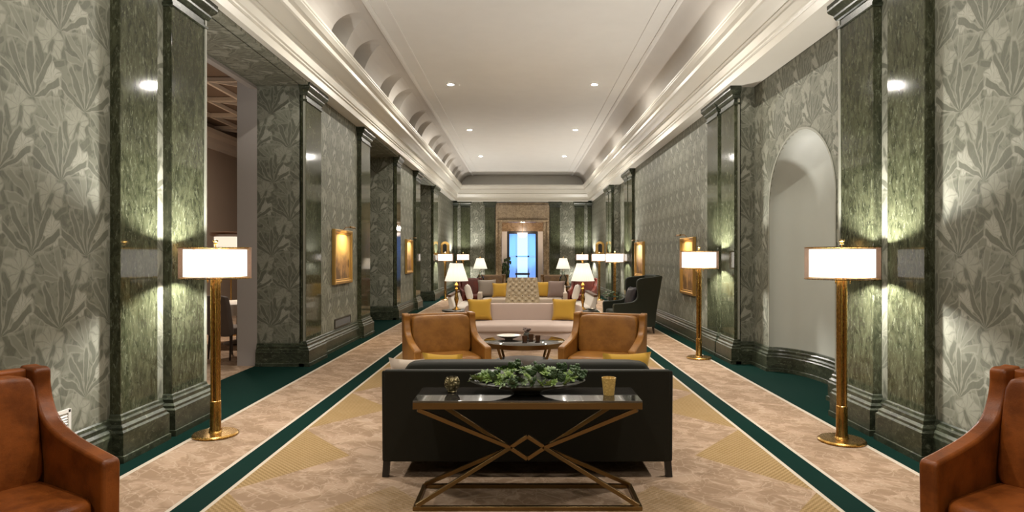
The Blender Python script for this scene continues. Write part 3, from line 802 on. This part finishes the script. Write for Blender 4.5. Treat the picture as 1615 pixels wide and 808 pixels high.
def sofa(loc, rz, label, m, W, D, H, name, seats=2, arm_h=.62, legs=.10, curve=0, arms=True, legm=None, back_t=.16):
    t = thing(name, label, 'sofa', loc, rz)
    def bend(p): return Vector((p.x, p.y-curve*p.x*p.x, p.z))
    hb = H-.02
    n = 16 if curve else 8
    if curve:
        MB().rbox(-W/2, W/2, D/2-back_t, D/2, legs, H, 9, n, bend).build('back', m, t, smooth=60)
        MB().rbox(-W/2+.03, W/2-.03, -D/2+.04, D/2-.1, legs, .30, 12, n, bend).build('seat_base', m, t, smooth=60)
        MB().rbox(-W/2+.02, W/2-.02, -D/2, D/2-back_t+.03, .27, .44, 5, n, bend).build('seat_cushion', m, t, smooth=60)
    else:
        MB().prism([(D/2-.03, legs), (D/2, H), (D/2-.05, H), (D/2-back_t, H-.02), (D/2-back_t-.06, legs)], 'x', -W/2+.02, W/2-.02).build('back', m, t, bevel=.012, seg=3)
        MB().box(-W/2+.05, W/2-.05, -D/2+.03, D/2-.15, legs+.01, .28).build('seat_base', m, t, bevel=.012)
        ww = (W-.24)/seats
        for i in range(seats):
            x0 = -W/2+.12+i*ww
            MB().rbox(x0+.004, x0+ww-.004, -D/2, D/2-back_t-.02, .275, .44, 7, 8).build('seat_cushion', m, t, smooth=60)
            MB().rbox(x0+.004, x0+ww-.004, D/2-back_t-.19, D/2-back_t+.005, .43, H+.03, 7, 8).build('back_cushion', m, t, smooth=60)
    if arms:
        for s in (-1, 1):
            a, b = sorted((s*W/2, s*(W/2-.115)))
            MB().prism([(-D/2+.02, legs), (-D/2+.0, arm_h-.02), (D/2-.30, arm_h+.02), (D/2-.12, H-.05), (D/2-.01, H), (D/2-.03, legs)], 'x', a, b).build('arm', m, t, bevel=.014, seg=3)
    for s in (-1, 1):
        for y in (-D/2+.06, D/2-.065):
            yy = y-curve*(W/2-.12)**2 if curve else y
            MB().bar((s*(W/2-(.12 if curve else .03)), yy, legs+.03), (s*(W/2-(.12 if curve else .02)), yy, 0), .045, .045, (0, 1, 0)).build('leg', legm or M['black'], t)
    return t
sofa((.035, 5.02, 0), PI, 'charcoal sofa seen from behind the console table', M['blackfab'], 2.09, .98, .78, 'sofa', legs=.115)
G3 = 'mustard pillows on the dark sofa'
pillow((-.60, 5.10, .425), math.radians(-17), math.radians(166), 'mustard pillow peeping over the left of the charcoal sofa', M['yellow'], .34, .43, .15, G3)
pillow((.80, 5.10, .43), math.radians(-17), math.radians(190), 'broad mustard pillow peeping over the right of the charcoal sofa', M['yellow'], .40, .43, .16, G3)
pillow((-.885, 5.08, .425), math.radians(-17), math.radians(168), 'pale blush pillow at the left end of the charcoal sofa', M['pale'], .30, .39, .12)

sofa((.02, 11.25, 0), 0, 'curved blush sofa facing the round coffee table', M['pink'], 2.15, .95, .73, 'curved_sofa', curve=.10, arms=False, legs=.09)
G4 = 'mustard pillows on the blush sofa'
pillow((-.76, 11.36, .435), math.radians(-14), math.radians(10), 'mustard pillow on the left end of the blush sofa', M['yellow'], .44, .40, .15, G4)
pillow((.74, 11.36, .435), math.radians(-14), math.radians(-10), 'mustard pillow on the right end of the blush sofa', M['yellow'], .44, .40, .15, G4)

t = thing('tufted_chair', 'tall beige button tufted chair behind the blush sofa', 'chair', (0.0, 13.9, 0))
def tuft(a, b):
    z = .40+.72*b; hw = .40-.075*b; x = (2*a-1)*hw
    u = a*5; v = b*6
    d = math.cos(2*PI*(u+v)/1.0/1.0*.5)*math.cos(2*PI*(u-v)*.5)
    edge = max(0, 1-(abs(2*a-1))**10)
    return (x, -.06-.05*edge*(.55+.45*abs(d))+(z-.4)*.10, z)
b = MB().grid(tuft, 40, 40)
MB_back = b.build('tufted_front', M['tuft'], t, smooth=80)
MB().prism([(-.40, .30), (.40, .30), (.40, .40), (.325, 1.125), (-.325, 1.125), (-.40, .40)], 'y', -.065, .09).build('back', M['tuft'], t, bevel=.03, seg=3)
t_back = [c for c in t.children if c.name.startswith('back')][0]
t_back.rotation_euler = (math.radians(-5.7), 0, 0); t_back.location = (0, -.04, 0)
for r_ in range(6):
    z = .52+.105*r_; hw = .40-.075*(z-.4)/.72; nb = 5 if r_ % 2 == 0 else 4
    for k in range(nb):
        xb = (k-(nb-1)/2)*hw*2/5.2; yb = tuft((xb/hw+1)/2, (z-.40)/.72)[1]
        MB().rbox(xb-.013, xb+.013, yb-.012, yb+.006, z-.013, z+.013, 2, 3).build('button', M['taupefab'], t, smooth=80)
MB().rbox(-.38, .38, -.66, -.07, .26, .46, 7, 8).build('seat_cushion', M['tuft'], t, smooth=60)
for sx in (-1, 1):
    for sy in (-.58, .02): MB().tube([(sx*.32, sy, .30), (sx*.33, sy*1.02, 0)], .024, 8, .014).build('leg', M['darkwood'], t)

sofa((0.0, 17.7, 0), 0, 'pale oatmeal sofa behind the tufted chair', M['pale'], 2.45, .95, .76, 'pale_sofa', arm_h=.60)
pillow((-.98, 17.66, .45), math.radians(-16), math.radians(10), 'grey pillow at the left end of the oatmeal sofa', M['grey'], .52, .50, .17)
pillow((-.62, 17.46, .45), math.radians(-20), math.radians(6), 'gold pillow in front of the grey pillow', M['yellow'], .42, .42, .16)
pillow((.56, 17.64, .45), math.radians(-16), math.radians(-6), 'gold pillow beside the mauve pillow on the oatmeal sofa', M['yellow'], .44, .44, .16)
pillow((.92, 17.44, .45), math.radians(-18), math.radians(-10), 'mauve pillow at the right end of the oatmeal sofa', M['mauve'], .48, .48, .17)
for s, nm in ((-1, 'left'), (1, 'right')):
    t = thing('settee', f'cream settee with dark wood rail on the {nm} side of the tufted chair', 'settee', (s*1.36, 15.35, 0), s*(-PI/2), 'cream settees facing each other')
    MB().prism([(.26, .12), (.34, .66), (.26, .67), (.16, .4), (.16, .12)], 'x', -.98, .98).build('back', M['cream'], t, bevel=.02, seg=3)
    MB().bar((-1.0, .30, .69), (1.0, .30, .69), .10, .05).build('back_rail', M['midwood'], t, bevel=.01)
    MB().box(-.98, .98, -.36, .17, .14, .29).build('seat_rail', M['cream'], t, bevel=.015)
    for i in range(2): MB().rbox(-.97+i*.97, i*.97, -.38, .19, .28, .45, 7, 8).build('seat_cushion', M['cream'], t, smooth=60)
    for sx in (-1, 1):
        for sy in (-.30, .22): MB().tube([(sx*.9, sy, .16), (sx*.92, sy*1.05, 0)], .025, 8, .016).build('leg', M['midwood'], t)
    pillow((s*1.30, 16.05, .455), math.radians(-16), s*(-PI/2), f'cream pillow on the cream settee at the {nm}', M['cream'], .46, .44, .16, 'cream pillows on the settees')

# ------------------------------------------------------------------ console table
CX, CF, CB, CW, CH = .032, 3.97, 4.38, .72, .69
t = thing('console_table', 'bronze X frame console table with smoked glass top behind the sofa', 'console table', (CX, 0, 0))
T_ = .026
fr = MB()
for y in (CF+T_/2, CB-T_/2): fr.bar((-CW, y, CH-.033), (CW, y, CH-.033), T_, .042)
for x in (-CW+T_/2, CW-T_/2): fr.bar((x, CF+T_, CH-.033), (x, CB-T_, CH-.033), T_, .042)
fr.build('top_frame', M['bronze'], t, bevel=.002)
MB().box(-CW, CW, CF, CB, CH-.012, CH).build('glass_top', M['tabletop'], t, bevel=.002)
bs = MB()
for y in (CF+T_/2, CB-T_/2): bs.bar((-CW, y, T_/2), (CW, y, T_/2), T_, T_)
for x in (-CW+T_/2, CW-T_/2): bs.bar((x, CF+T_, T_/2), (x, CB-T_, T_/2), T_, T_)
bs.build('base_frame', M['bronze'], t, bevel=.002)
ym, zm = (CF+CB)/2, .337
x_ = MB()
for a, b in (((-.115, zm), (0, zm+.074)), ((0, zm+.074), (.115, zm)), ((.115, zm), (0, zm-.074)), ((0, zm-.074), (-.115, zm))):
    x_.bar((a[0], ym, a[1]), (b[0], ym, b[1]), T_, T_, (0, 1, 0))
x_.build('diamond', M['bronze'], t, bevel=.002)
for s in (-1, 1):
    for y in (CF+T_/2, CB-T_/2):
        MB().bar((s*(CW-.03), y, CH-.056), (s*.113, ym, zm), T_, T_, (0, 1, 0)).build('upper_strut', M['bronze'], t, bevel=.002)
        MB().bar((s*(CW-.02), y, .026), (s*.113, ym, zm), T_, T_, (0, 1, 0)).build('lower_strut', M['bronze'], t, bevel=.002)

# planter with succulents
t = thing('planter_bowl', 'wide dark boat shaped bowl of green succulents on the console table', 'planter', (.03, 4.185, CH))
bo = MB()
def boat(a, b, inner=0):
    th = 2*PI*a; r = [.10, .12, .18, .28, .355, .385][min(5, int(round(b*5)))]; z = [0.012, .02, .034, .050, .066, .078][min(5, int(round(b*5)))]
    x = math.cos(th)*(r-inner); y = math.sin(th)*(r*.50-inner*.5)
    lift = .055*b*max(0, math.sin(th)) + .012*b*abs(math.cos(th))**3
    return (x, y, z+lift+inner*.6)
bo.grid(lambda a, b: boat(a, b), 48, 5)
bo.grid(lambda a, b: boat(a, b, .014), 48, 5)
n_ = 48
bo.grid(lambda a, b: tuple(Vector(boat(a, 1))*(1-b)+Vector(boat(a, 1, .014))*b), 48, 1)
bo.lathe([(0, 0), (.085, 0), (.09, .008), (.10, .014), (0, .014)], seg=36, sx=1, sy=.5)
bo.build('bowl', M['stone'], t, smooth=60)
MB().lathe([(0, .085), (.20, .085), (.33, .085), (.34, .08), (.2, .05), (0, .035)], seg=36, sy=.48).build('moss', M['soil'], t)
def rosette(r, layers, curl):
    m = MB()
    for L in range(layers):
        nn = 7 if L < layers-1 else 5
        for k in range(nn):
            a = 2*PI*k/nn+L*.5; rr = r*(1-.27*L); up = .15+curl*L
            d = Vector((math.cos(a)*math.cos(up), math.sin(a)*math.cos(up), math.sin(up)))
            sd = Vector((-math.sin(a), math.cos(a), 0)); nz = sd.cross(d)*-1
            vs = [Vector((0, 0, 0)), d*rr*.6+sd*rr*.24+nz*rr*.06, d*rr+nz*rr*.10, d*rr*.6-sd*rr*.24+nz*rr*.06, d*rr*.5+nz*rr*.16, d*rr*.45-nz*rr*.08]
            m.add(vs, [(0, 1, 4), (1, 2, 4), (2, 3, 4), (3, 0, 4), (0, 5, 1), (1, 5, 2), (2, 5, 3), (3, 5, 0)])
    return m
def sprig(r):
    m = MB()
    for k in range(16):
        a = k*2.4; d = Vector((math.cos(a)*.6, math.sin(a)*.6, 1)).normalized(); L = r*(.7+.6*random.random())
        p = d*L; m.tube([(0, 0, 0), p*.6, p], .003, 5)
        for j in range(3):
            qv = p*(.5+.25*j); m.rbox(qv.x-.011, qv.x+.011, qv.y-.009, qv.y+.009, qv.z-.012, qv.z+.012, 2, 3)
    return m
random.seed(3)
proto_me = {}
for i in range(96):
    front = i < 34
    if front:
        a = PI+PI*(i+.5)/34; rr = random.uniform(.86, 1.02)
    else:
        a = random.random()*2*PI; rr = math.sqrt(random.random())*.9
    x = .355*rr*math.cos(a); y = .185*rr*math.sin(a)
    kind = random.choice('AAABBCS')
    if abs(x) > .29: kind = random.choice('BSA')
    if kind not in proto_me:
        o = (sprig(.055) if kind == 'S' else rosette({'A': .05, 'B': .046, 'C': .05}[kind], 4, .34)).build('succulent', {'A': M['leafA'], 'B': M['leafB'], 'C': M['leafC'], 'S': M['leafB']}[kind], t, smooth=40)
        proto_me[kind] = o
    else:
        o = proto_me[kind].copy(); COL.objects.link(o); o.parent = t
    o.location = (x, y, .075+.075*max(0, 1-rr**2)+.025*random.random()+(.012 if front else 0))
    tilt = 3.2 if front else 2.0
    o.rotation_euler = (-y*tilt*1.6+random.uniform(-.25, .25), x*1.6+random.uniform(-.25, .25), random.random()*6)
    sc = random.uniform(.65, 1.15); o.scale = (sc, sc, sc)
t = thing('votive_globe', 'round mercury glass votive at the left of the console table', 'candle holder', (-.468, 4.225, CH))
MB().lathe([(0, 0), (.028, 0), (.032, .006), (.028, .012), (.040, .022), (.051, .04), (.0535, .06), (.050, .08), (.042, .095), (.038, .1), (.035, .1), (.044, .08), (.047, .06), (.04, .03), (0, .02)], seg=28).build('globe', M['mercury'], t, smooth=60)
MB().lathe([(0, .025), (.03, .025), (.03, .05), (0, .052)], seg=18).build('candle', M['ceramic'], t)
t = thing('amber_cup', 'amber glass candle cup at the right of the console table', 'candle holder', (.565, 4.15, CH))
MB().lathe([(0, 0), (.034, 0), (.036, .004), (.040, .05), (.047, .112), (.043, .112), (.036, .05), (.032, .012), (0, .012)], seg=28).build('cup', M['amber'], t, smooth=60)
MB().lathe([(0, .013), (.031, .013), (.036, .06), (0, .062)], seg=18).build('candle', M['ceramic'], t)

# ------------------------------------------------------------------ coffee table
t = thing('coffee_table', 'round dark coffee table between the tan armchairs', 'coffee table', (.02, 8.75, 0))
MB().lathe([(0, .40), (.54, .40), (.56, .41), (.56, .425), (.54, .435), (0, .435)], seg=56).build('table_top', M['tabletop'], t)
m = MB(); m.open = True; m.lathe([(.561, .375), (.572, .375), (.572, .434), (.561, .434), (.561, .40), (.561, .375)], seg=56).build('rim', M['bronze'], t)
MB().lathe([(0, .13), (.40, .13), (.41, .14), (.41, .15), (.40, .16), (0, .16)], seg=48).build('shelf', M['stone'], t)
for k in range(4):
    a = PI/4+k*PI/2
    MB().tube([(.50*math.cos(a), .50*math.sin(a), .40), (.40*math.cos(a), .40*math.sin(a), .15), (.44*math.cos(a), .44*math.sin(a), 0)], .018, 10).build('leg', M['bronze'], t)
t = thing('serving_bowl', 'white shallow bowl on the round coffee table', 'bowl', (-.19, 8.85, .436))
MB().lathe([(0, 0), (.06, 0), (.06, .008), (.13, .03), (.17, .055), (.162, .055), (.12, .036), (.05, .014), (0, .012)], seg=36).build('bowl', M['ceramic'], t, smooth=60)
for i, (x, y, l) in enumerate(((.03, 8.62, 'small dark cup on the coffee table nearest the white bowl'), (.12, 8.80, 'small dark cup in the middle of the coffee table'), (.21, 8.66, 'small dark cup on the right of the coffee table'))):
    t = thing('small_cup', l, 'cup', (x, y, .435), .5*i, 'small dark cups on the coffee table')
    MB().lathe([(0, 0), (.028, 0), (.034, .03), (.038, .075), (.034, .075), (.03, .03), (.0, .008)], seg=24).build('body', M['midwood'], t, smooth=60)
    MB().tube([(.034, 0, .06), (.06, 0, .058), (.062, 0, .03), (.034, 0, .022)], .004, 8).build('handle', M['midwood'], t)
t = thing('flower_vase', 'low vase of dark blooms in the middle of the coffee table', 'vase', (.06, 8.95, .435))
MB().lathe([(0, 0), (.035, 0), (.05, .04), (.04, .075), (.03, .08), (.026, .08), (.03, .06), (0, .01)], seg=24).build('vase', M['stone'], t, smooth=60)
fl = MB(); random.seed(9)
for k in range(14):
    a = k*2.4; r = .015+.05*random.random(); z = .10+.04*random.random()
    fl.tube([(0, 0, .05), (r*math.cos(a), r*math.sin(a), z)], .003, 5); fl.rbox(r*math.cos(a)-.016, r*math.cos(a)+.016, r*math.sin(a)-.016, r*math.sin(a)+.016, z-.012, z+.016, 2.5, 4)
fl.build('blooms', M['mauve'], t, smooth=60)

# ------------------------------------------------------------------ pictures
def painting(s, yc, w, h, zc, label, seed, warm, wallx=WX, arm=True):
    t = thing('framed_painting', label, 'painting', (s*(wallx-.005), yc, zc), -s*PI/2, 'gilt framed paintings with picture lights')
    fp = [(0, .0), (.055, -.012), (.05, -.03), (.035, -.035), (.028, -.055), (.008, -.06), (-.0, -.045), (0, 0)]
    f = MB(); cor = [(-w/2, -h/2), (w/2, -h/2), (w/2, h/2), (-w/2, h/2)]
    n = len(fp); vs = []
    for cx, cz in cor:
        sx = 1 if cx > 0 else -1; sz = 1 if cz > 0 else -1
        for o, d in fp: vs.append((cx-sx*o*1.6, d, cz-sz*o*1.6))
    fs = [(i*n+k, i*n+k+1, ((i+1) % 4)*n+k+1, ((i+1) % 4)*n+k) for i in range(4) for k in range(n-1)]
    f.add(vs, fs).build('frame', M['gilt'], t, smooth=25)
    MB().box(-w/2+.07, w/2-.07, -.016, -.002, -h/2+.07, h/2-.07).build('canvas', mat_canvas('painted_canvas', seed, warm), t)
    if arm:
        p = MB().tube([(0, -.02, h/2-.02), (0, -.08, h/2+.05), (0, -.20, h/2+.05)], .006, 8).build('picture_light_arm', M['brass'], t)
        MB().tube([(-.14, -.20, h/2+.045), (.14, -.20, h/2+.045)], .018, 12).build('lamp_tube', M['brass'], p)
        for k in (-.1, .1):
            l = light('picture_light', 'SPOT', (k, -.205, h/2+.02), 16, (1.0, .74, .38), t, .02, (math.radians(28), 0, 0), math.radians(120), .8)
    return t
painting(-1, 11.25, 1.10, .95, 1.58, 'gilt framed landscape lit from above nearest on the left wall', 1.0, (.62, .42, .15))
painting(-1, 17.85, 1.0, .95, 1.58, 'second gilt framed painting on the left wall, farther down', 4.0, (.50, .36, .18))
painting(1, 12.25, 1.0, 1.10, 1.40, 'gilt framed painting partly hidden by the middle floor lamp', 2.5, (.55, .36, .14))
painting(1, 17.3, 1.25, .95, 1.50, 'gilt framed painting above the dark wing chair', 7.0, (.66, .52, .30))
def arch_pts(r, zb, zs): return [(-r, zb), (r, zb)]+[(r*math.cos(PI*i/16), zs+r*math.sin(PI*i/16)) for i in range(17)]
for s, nm in ((-1, 'left'), (1, 'right')):
    t = thing('wall_mounted_ornament', f'gilt arched ornament on a wall bracket above the distant {nm} floor lamp', 'ornament', (s*2.97, 24.3, 1.66), 0, 'gilt arched ornaments')
    MB().prism(arch_pts(.17, 0, .32), 'y', -.05, .05).build('arch', M['gilt'], t, bevel=.02, seg=3)
    MB().prism(arch_pts(.075, .06, .32), 'y', -.056, -.051).build('inset', M['black'], t)
    a, b = sorted((-s*.17, s*(WX-2.97-.002)))
    MB().prism([(a, -.04), (b, -.04), (b, 0), (a, 0)], 'y', -.07, .07).build('bracket', M['gilt'], t, bevel=.008)
for x0, x1, y0, y1, nm in ((-3.14, -3.128, 6.255, 6.285, 'near side of the left opening'), (-3.18, -3.15, 9.188, 9.2, 'far side of the left opening'),
                           (3.128, 3.14, 6.255, 6.285, 'near side of the niche recess'), (3.19, 3.22, 9.388, 9.4, 'far side of the niche recess')):
    ntrim[0] += 1
    props(MB().box(x0, x1, y0, y1, .36, 4.05).build(f'trim_{ntrim[0]}', M['trim_light'], smooth=0), f'thin pale corner bead on the {nm}', 'corner bead', kind='structure')

# ------------------------------------------------------------------ vents
def vent(s, y, z, w, h, label, m):
    t = thing('wall_vent', label, 'vent', (s*(WX-.002), y, z), -s*PI/2)
    f = MB().box(-w/2, -w/2+.025, -.014, 0, 0, h).box(w/2-.025, w/2, -.014, 0, 0, h).box(-w/2, w/2, -.014, 0, 0, .025).box(-w/2, w/2, -.014, 0, h-.025, h)
    f.build('frame', m, t, bevel=.003)
    k = 6; sl = MB()
    for i in range(k):
        zz = .03+(h-.06)*(i+.5)/k; sl.add([(-w/2+.02, -.002, zz+.012), (w/2-.02, -.002, zz+.012), (w/2-.02, -.012, zz-.008), (-w/2+.02, -.012, zz-.008)], [(0, 1, 2, 3)])
    sl.build('louvre', m, t)
    return t
vent(-1, 4.33, .345, .34, .17, 'white louvred vent low on the wallpaper beside the left rust armchair', M['white'])
vent(-1, 11.35, .345, 1.0, .16, 'dark metal grille low on the wall below the nearest painting', M['grille'])

# ------------------------------------------------------------------ small table by the wing chair
t = thing('occasional_table', 'small dark table left of the dark wing chair', 'side table', (2.03, 14.05, 0))
MB().lathe([(0, .57), (.21, .57), (.22, .58), (.22, .595), (.21, .60), (0, .60)], seg=36).build('table_top', M['black'], t)
MB().lathe([(0, .0), (.2, 0), (.19, .02), (.04, .05), (.03, .3), (.045, .55), (.1, .57), (0, .57)], seg=24).build('pedestal', M['black'], t)
t = thing('potted_plant', 'small leafy plant on the dark table beside the wing chair', 'plant', (1.96, 14.05, .60))
MB().lathe([(0, 0), (.05, 0), (.065, .08), (.058, .08), (.05, .06), (0, .06)], seg=20).build('pot', M['stone'], t)
fo = MB(); random.seed(5)
for k in range(22):
    a = k*2.4; r = .05+.12*random.random(); z = .08+.12*random.random()
    fo.tube([(0, 0, .06), (r*.5*math.cos(a), r*.5*math.sin(a), z), (r*math.cos(a), r*math.sin(a), z-.01)], .003, 5)
    fo.rbox(r*math.cos(a)-.03, r*math.cos(a)+.03, r*math.sin(a)-.03, r*math.sin(a)+.03, z-.014, z+.014, 2, 4)
fo.build('foliage', M['leafB'], t)

# ------------------------------------------------------------------ dining room things
def dining_chair(loc, rz, label, m):
    t = thing('dining_chair', label, 'chair', loc, rz, 'dining chairs through the left opening')
    MB().rbox(-.25, .25, -.27, .23, .38, .50, 6, 8).build('seat', m, t, smooth=60)
    def lean(p): return Vector((p.x*(1-.10*(p.z-.45)), p.y+(p.z-.45)*.16, p.z))
    MB().rbox(-.25, .25, .17, .27, .36, .99, 8, 9, lean).build('backrest', m, t, smooth=60)
    for sx in (-1, 1):
        for sy in (-.22, .2): MB().tube([(sx*.21, sy, .40), (sx*.215, sy*1.15, 0)], .022, 8, .013).build('leg', M['darkwood'], t)
    return t
dining_chair((-4.58, 9.95, 0), math.radians(160), 'taupe upholstered dining chair seen through the left opening', M['taupefab'])
dining_chair((-5.6, 10.45, 0), math.radians(150), 'dark dining chair behind the brass lamp pole in the left opening', M['blackfab'])
dining_chair((-5.2, 12.7, 0), math.radians(20), 'dark dining chair on the far side of the dining table', M['blackfab'])
t = thing('dining_table', 'dining table under pale linen in the room at left', 'table', (-5.15, 11.55, 0))
MB().lathe([(0, .72), (.6, .72), (.6, .75), (0, .75)], seg=40).build('table_top', M['midwood'], t)
MB().lathe([(0, 0), (.28, 0), (.27, .03), (.06, .08), (.05, .65), (.2, .72), (0, .72)], seg=24).build('pedestal', M['darkwood'], t)
cl = MB(); cl.open = True
cl.lathe([(0, .757), (.60, .757), (.612, .75), (.62, .66), (.63, .56)], seg=72, rip=.012, nr=18)
props(cl.build('tablecloth', M['linen'], smooth=60), 'pale cloth draped over the dining table at left', 'tablecloth').location = (-5.15, 11.55, 0)
t = thing('drum_floor_lamp', 'lit wide drum lamp in the dining room behind the left brass lamp', 'floor lamp', (-5.86, 12.75, 0))
m = MB(); m.open = True; m.lathe([(.31, 1.76), (.31, 1.98)], seg=44).build('lamp_shade', M['shade_pleat'], t)
m = MB(); m.open = True; m.lathe([(.32, 1.975), (.40, 2.02), (.40, 2.06), (.30, 2.07), (.30, 1.985)], seg=44).build('shade_crown', M['midwood'], t)
MB().tube([(0, 0, .03), (0, 0, 2.0)], .014, 10).build('pole', M['brass'], t)
MB().lathe([(0, 0), (.15, 0), (.15, .02), (.03, .035), (0, .035)], seg=28).build('base', M['brass'], t)
MB().bar((-.31, 0, 1.96), (.31, 0, 1.96), .008, .008).build('spider', M['brass'], t)
light('dining_pendant_bulb', 'POINT', (-5.86, 12.75, 1.87), 40, (1, .78, .55), size=.06)
light('dining_room_light', 'AREA', (-6.2, 12.5, 4.7), 150, (1, .90, .80), size=.6)

# ------------------------------------------------------------------ camera and render look
cam = bpy.data.cameras.new('camera'); co = bpy.data.objects.new('camera', cam); COL.objects.link(co)
cam.sensor_width = 36; cam.lens = 1000/1615*36; cam.shift_x = -16.5/1615; cam.shift_y = -.5/1615
co.location = (0, 0, 1.6); co.rotation_euler = (PI/2, 0, 0); cam.clip_end = 200
S.camera = co
wd = bpy.data.worlds.new('world'); S.world = wd; wd.use_nodes = True
wd.node_tree.nodes['Background'].inputs[0].default_value = (1, .9, .8, 1); wd.node_tree.nodes['Background'].inputs[1].default_value = .05
S.view_settings.view_transform = 'Standard'; S.view_settings.look = 'None'
S.view_settings.exposure = 0.58; S.view_settings.gamma = 1; S.view_settings.use_curve_mapping = False
S.cycles.max_bounces = 10; S.cycles.diffuse_bounces = 5; S.cycles.glossy_bounces = 4; S.cycles.transparent_max_bounces = 12
S.cycles.sample_clamp_indirect = 6; S.cycles.caustics_reflective = False; S.cycles.caustics_refractive = False
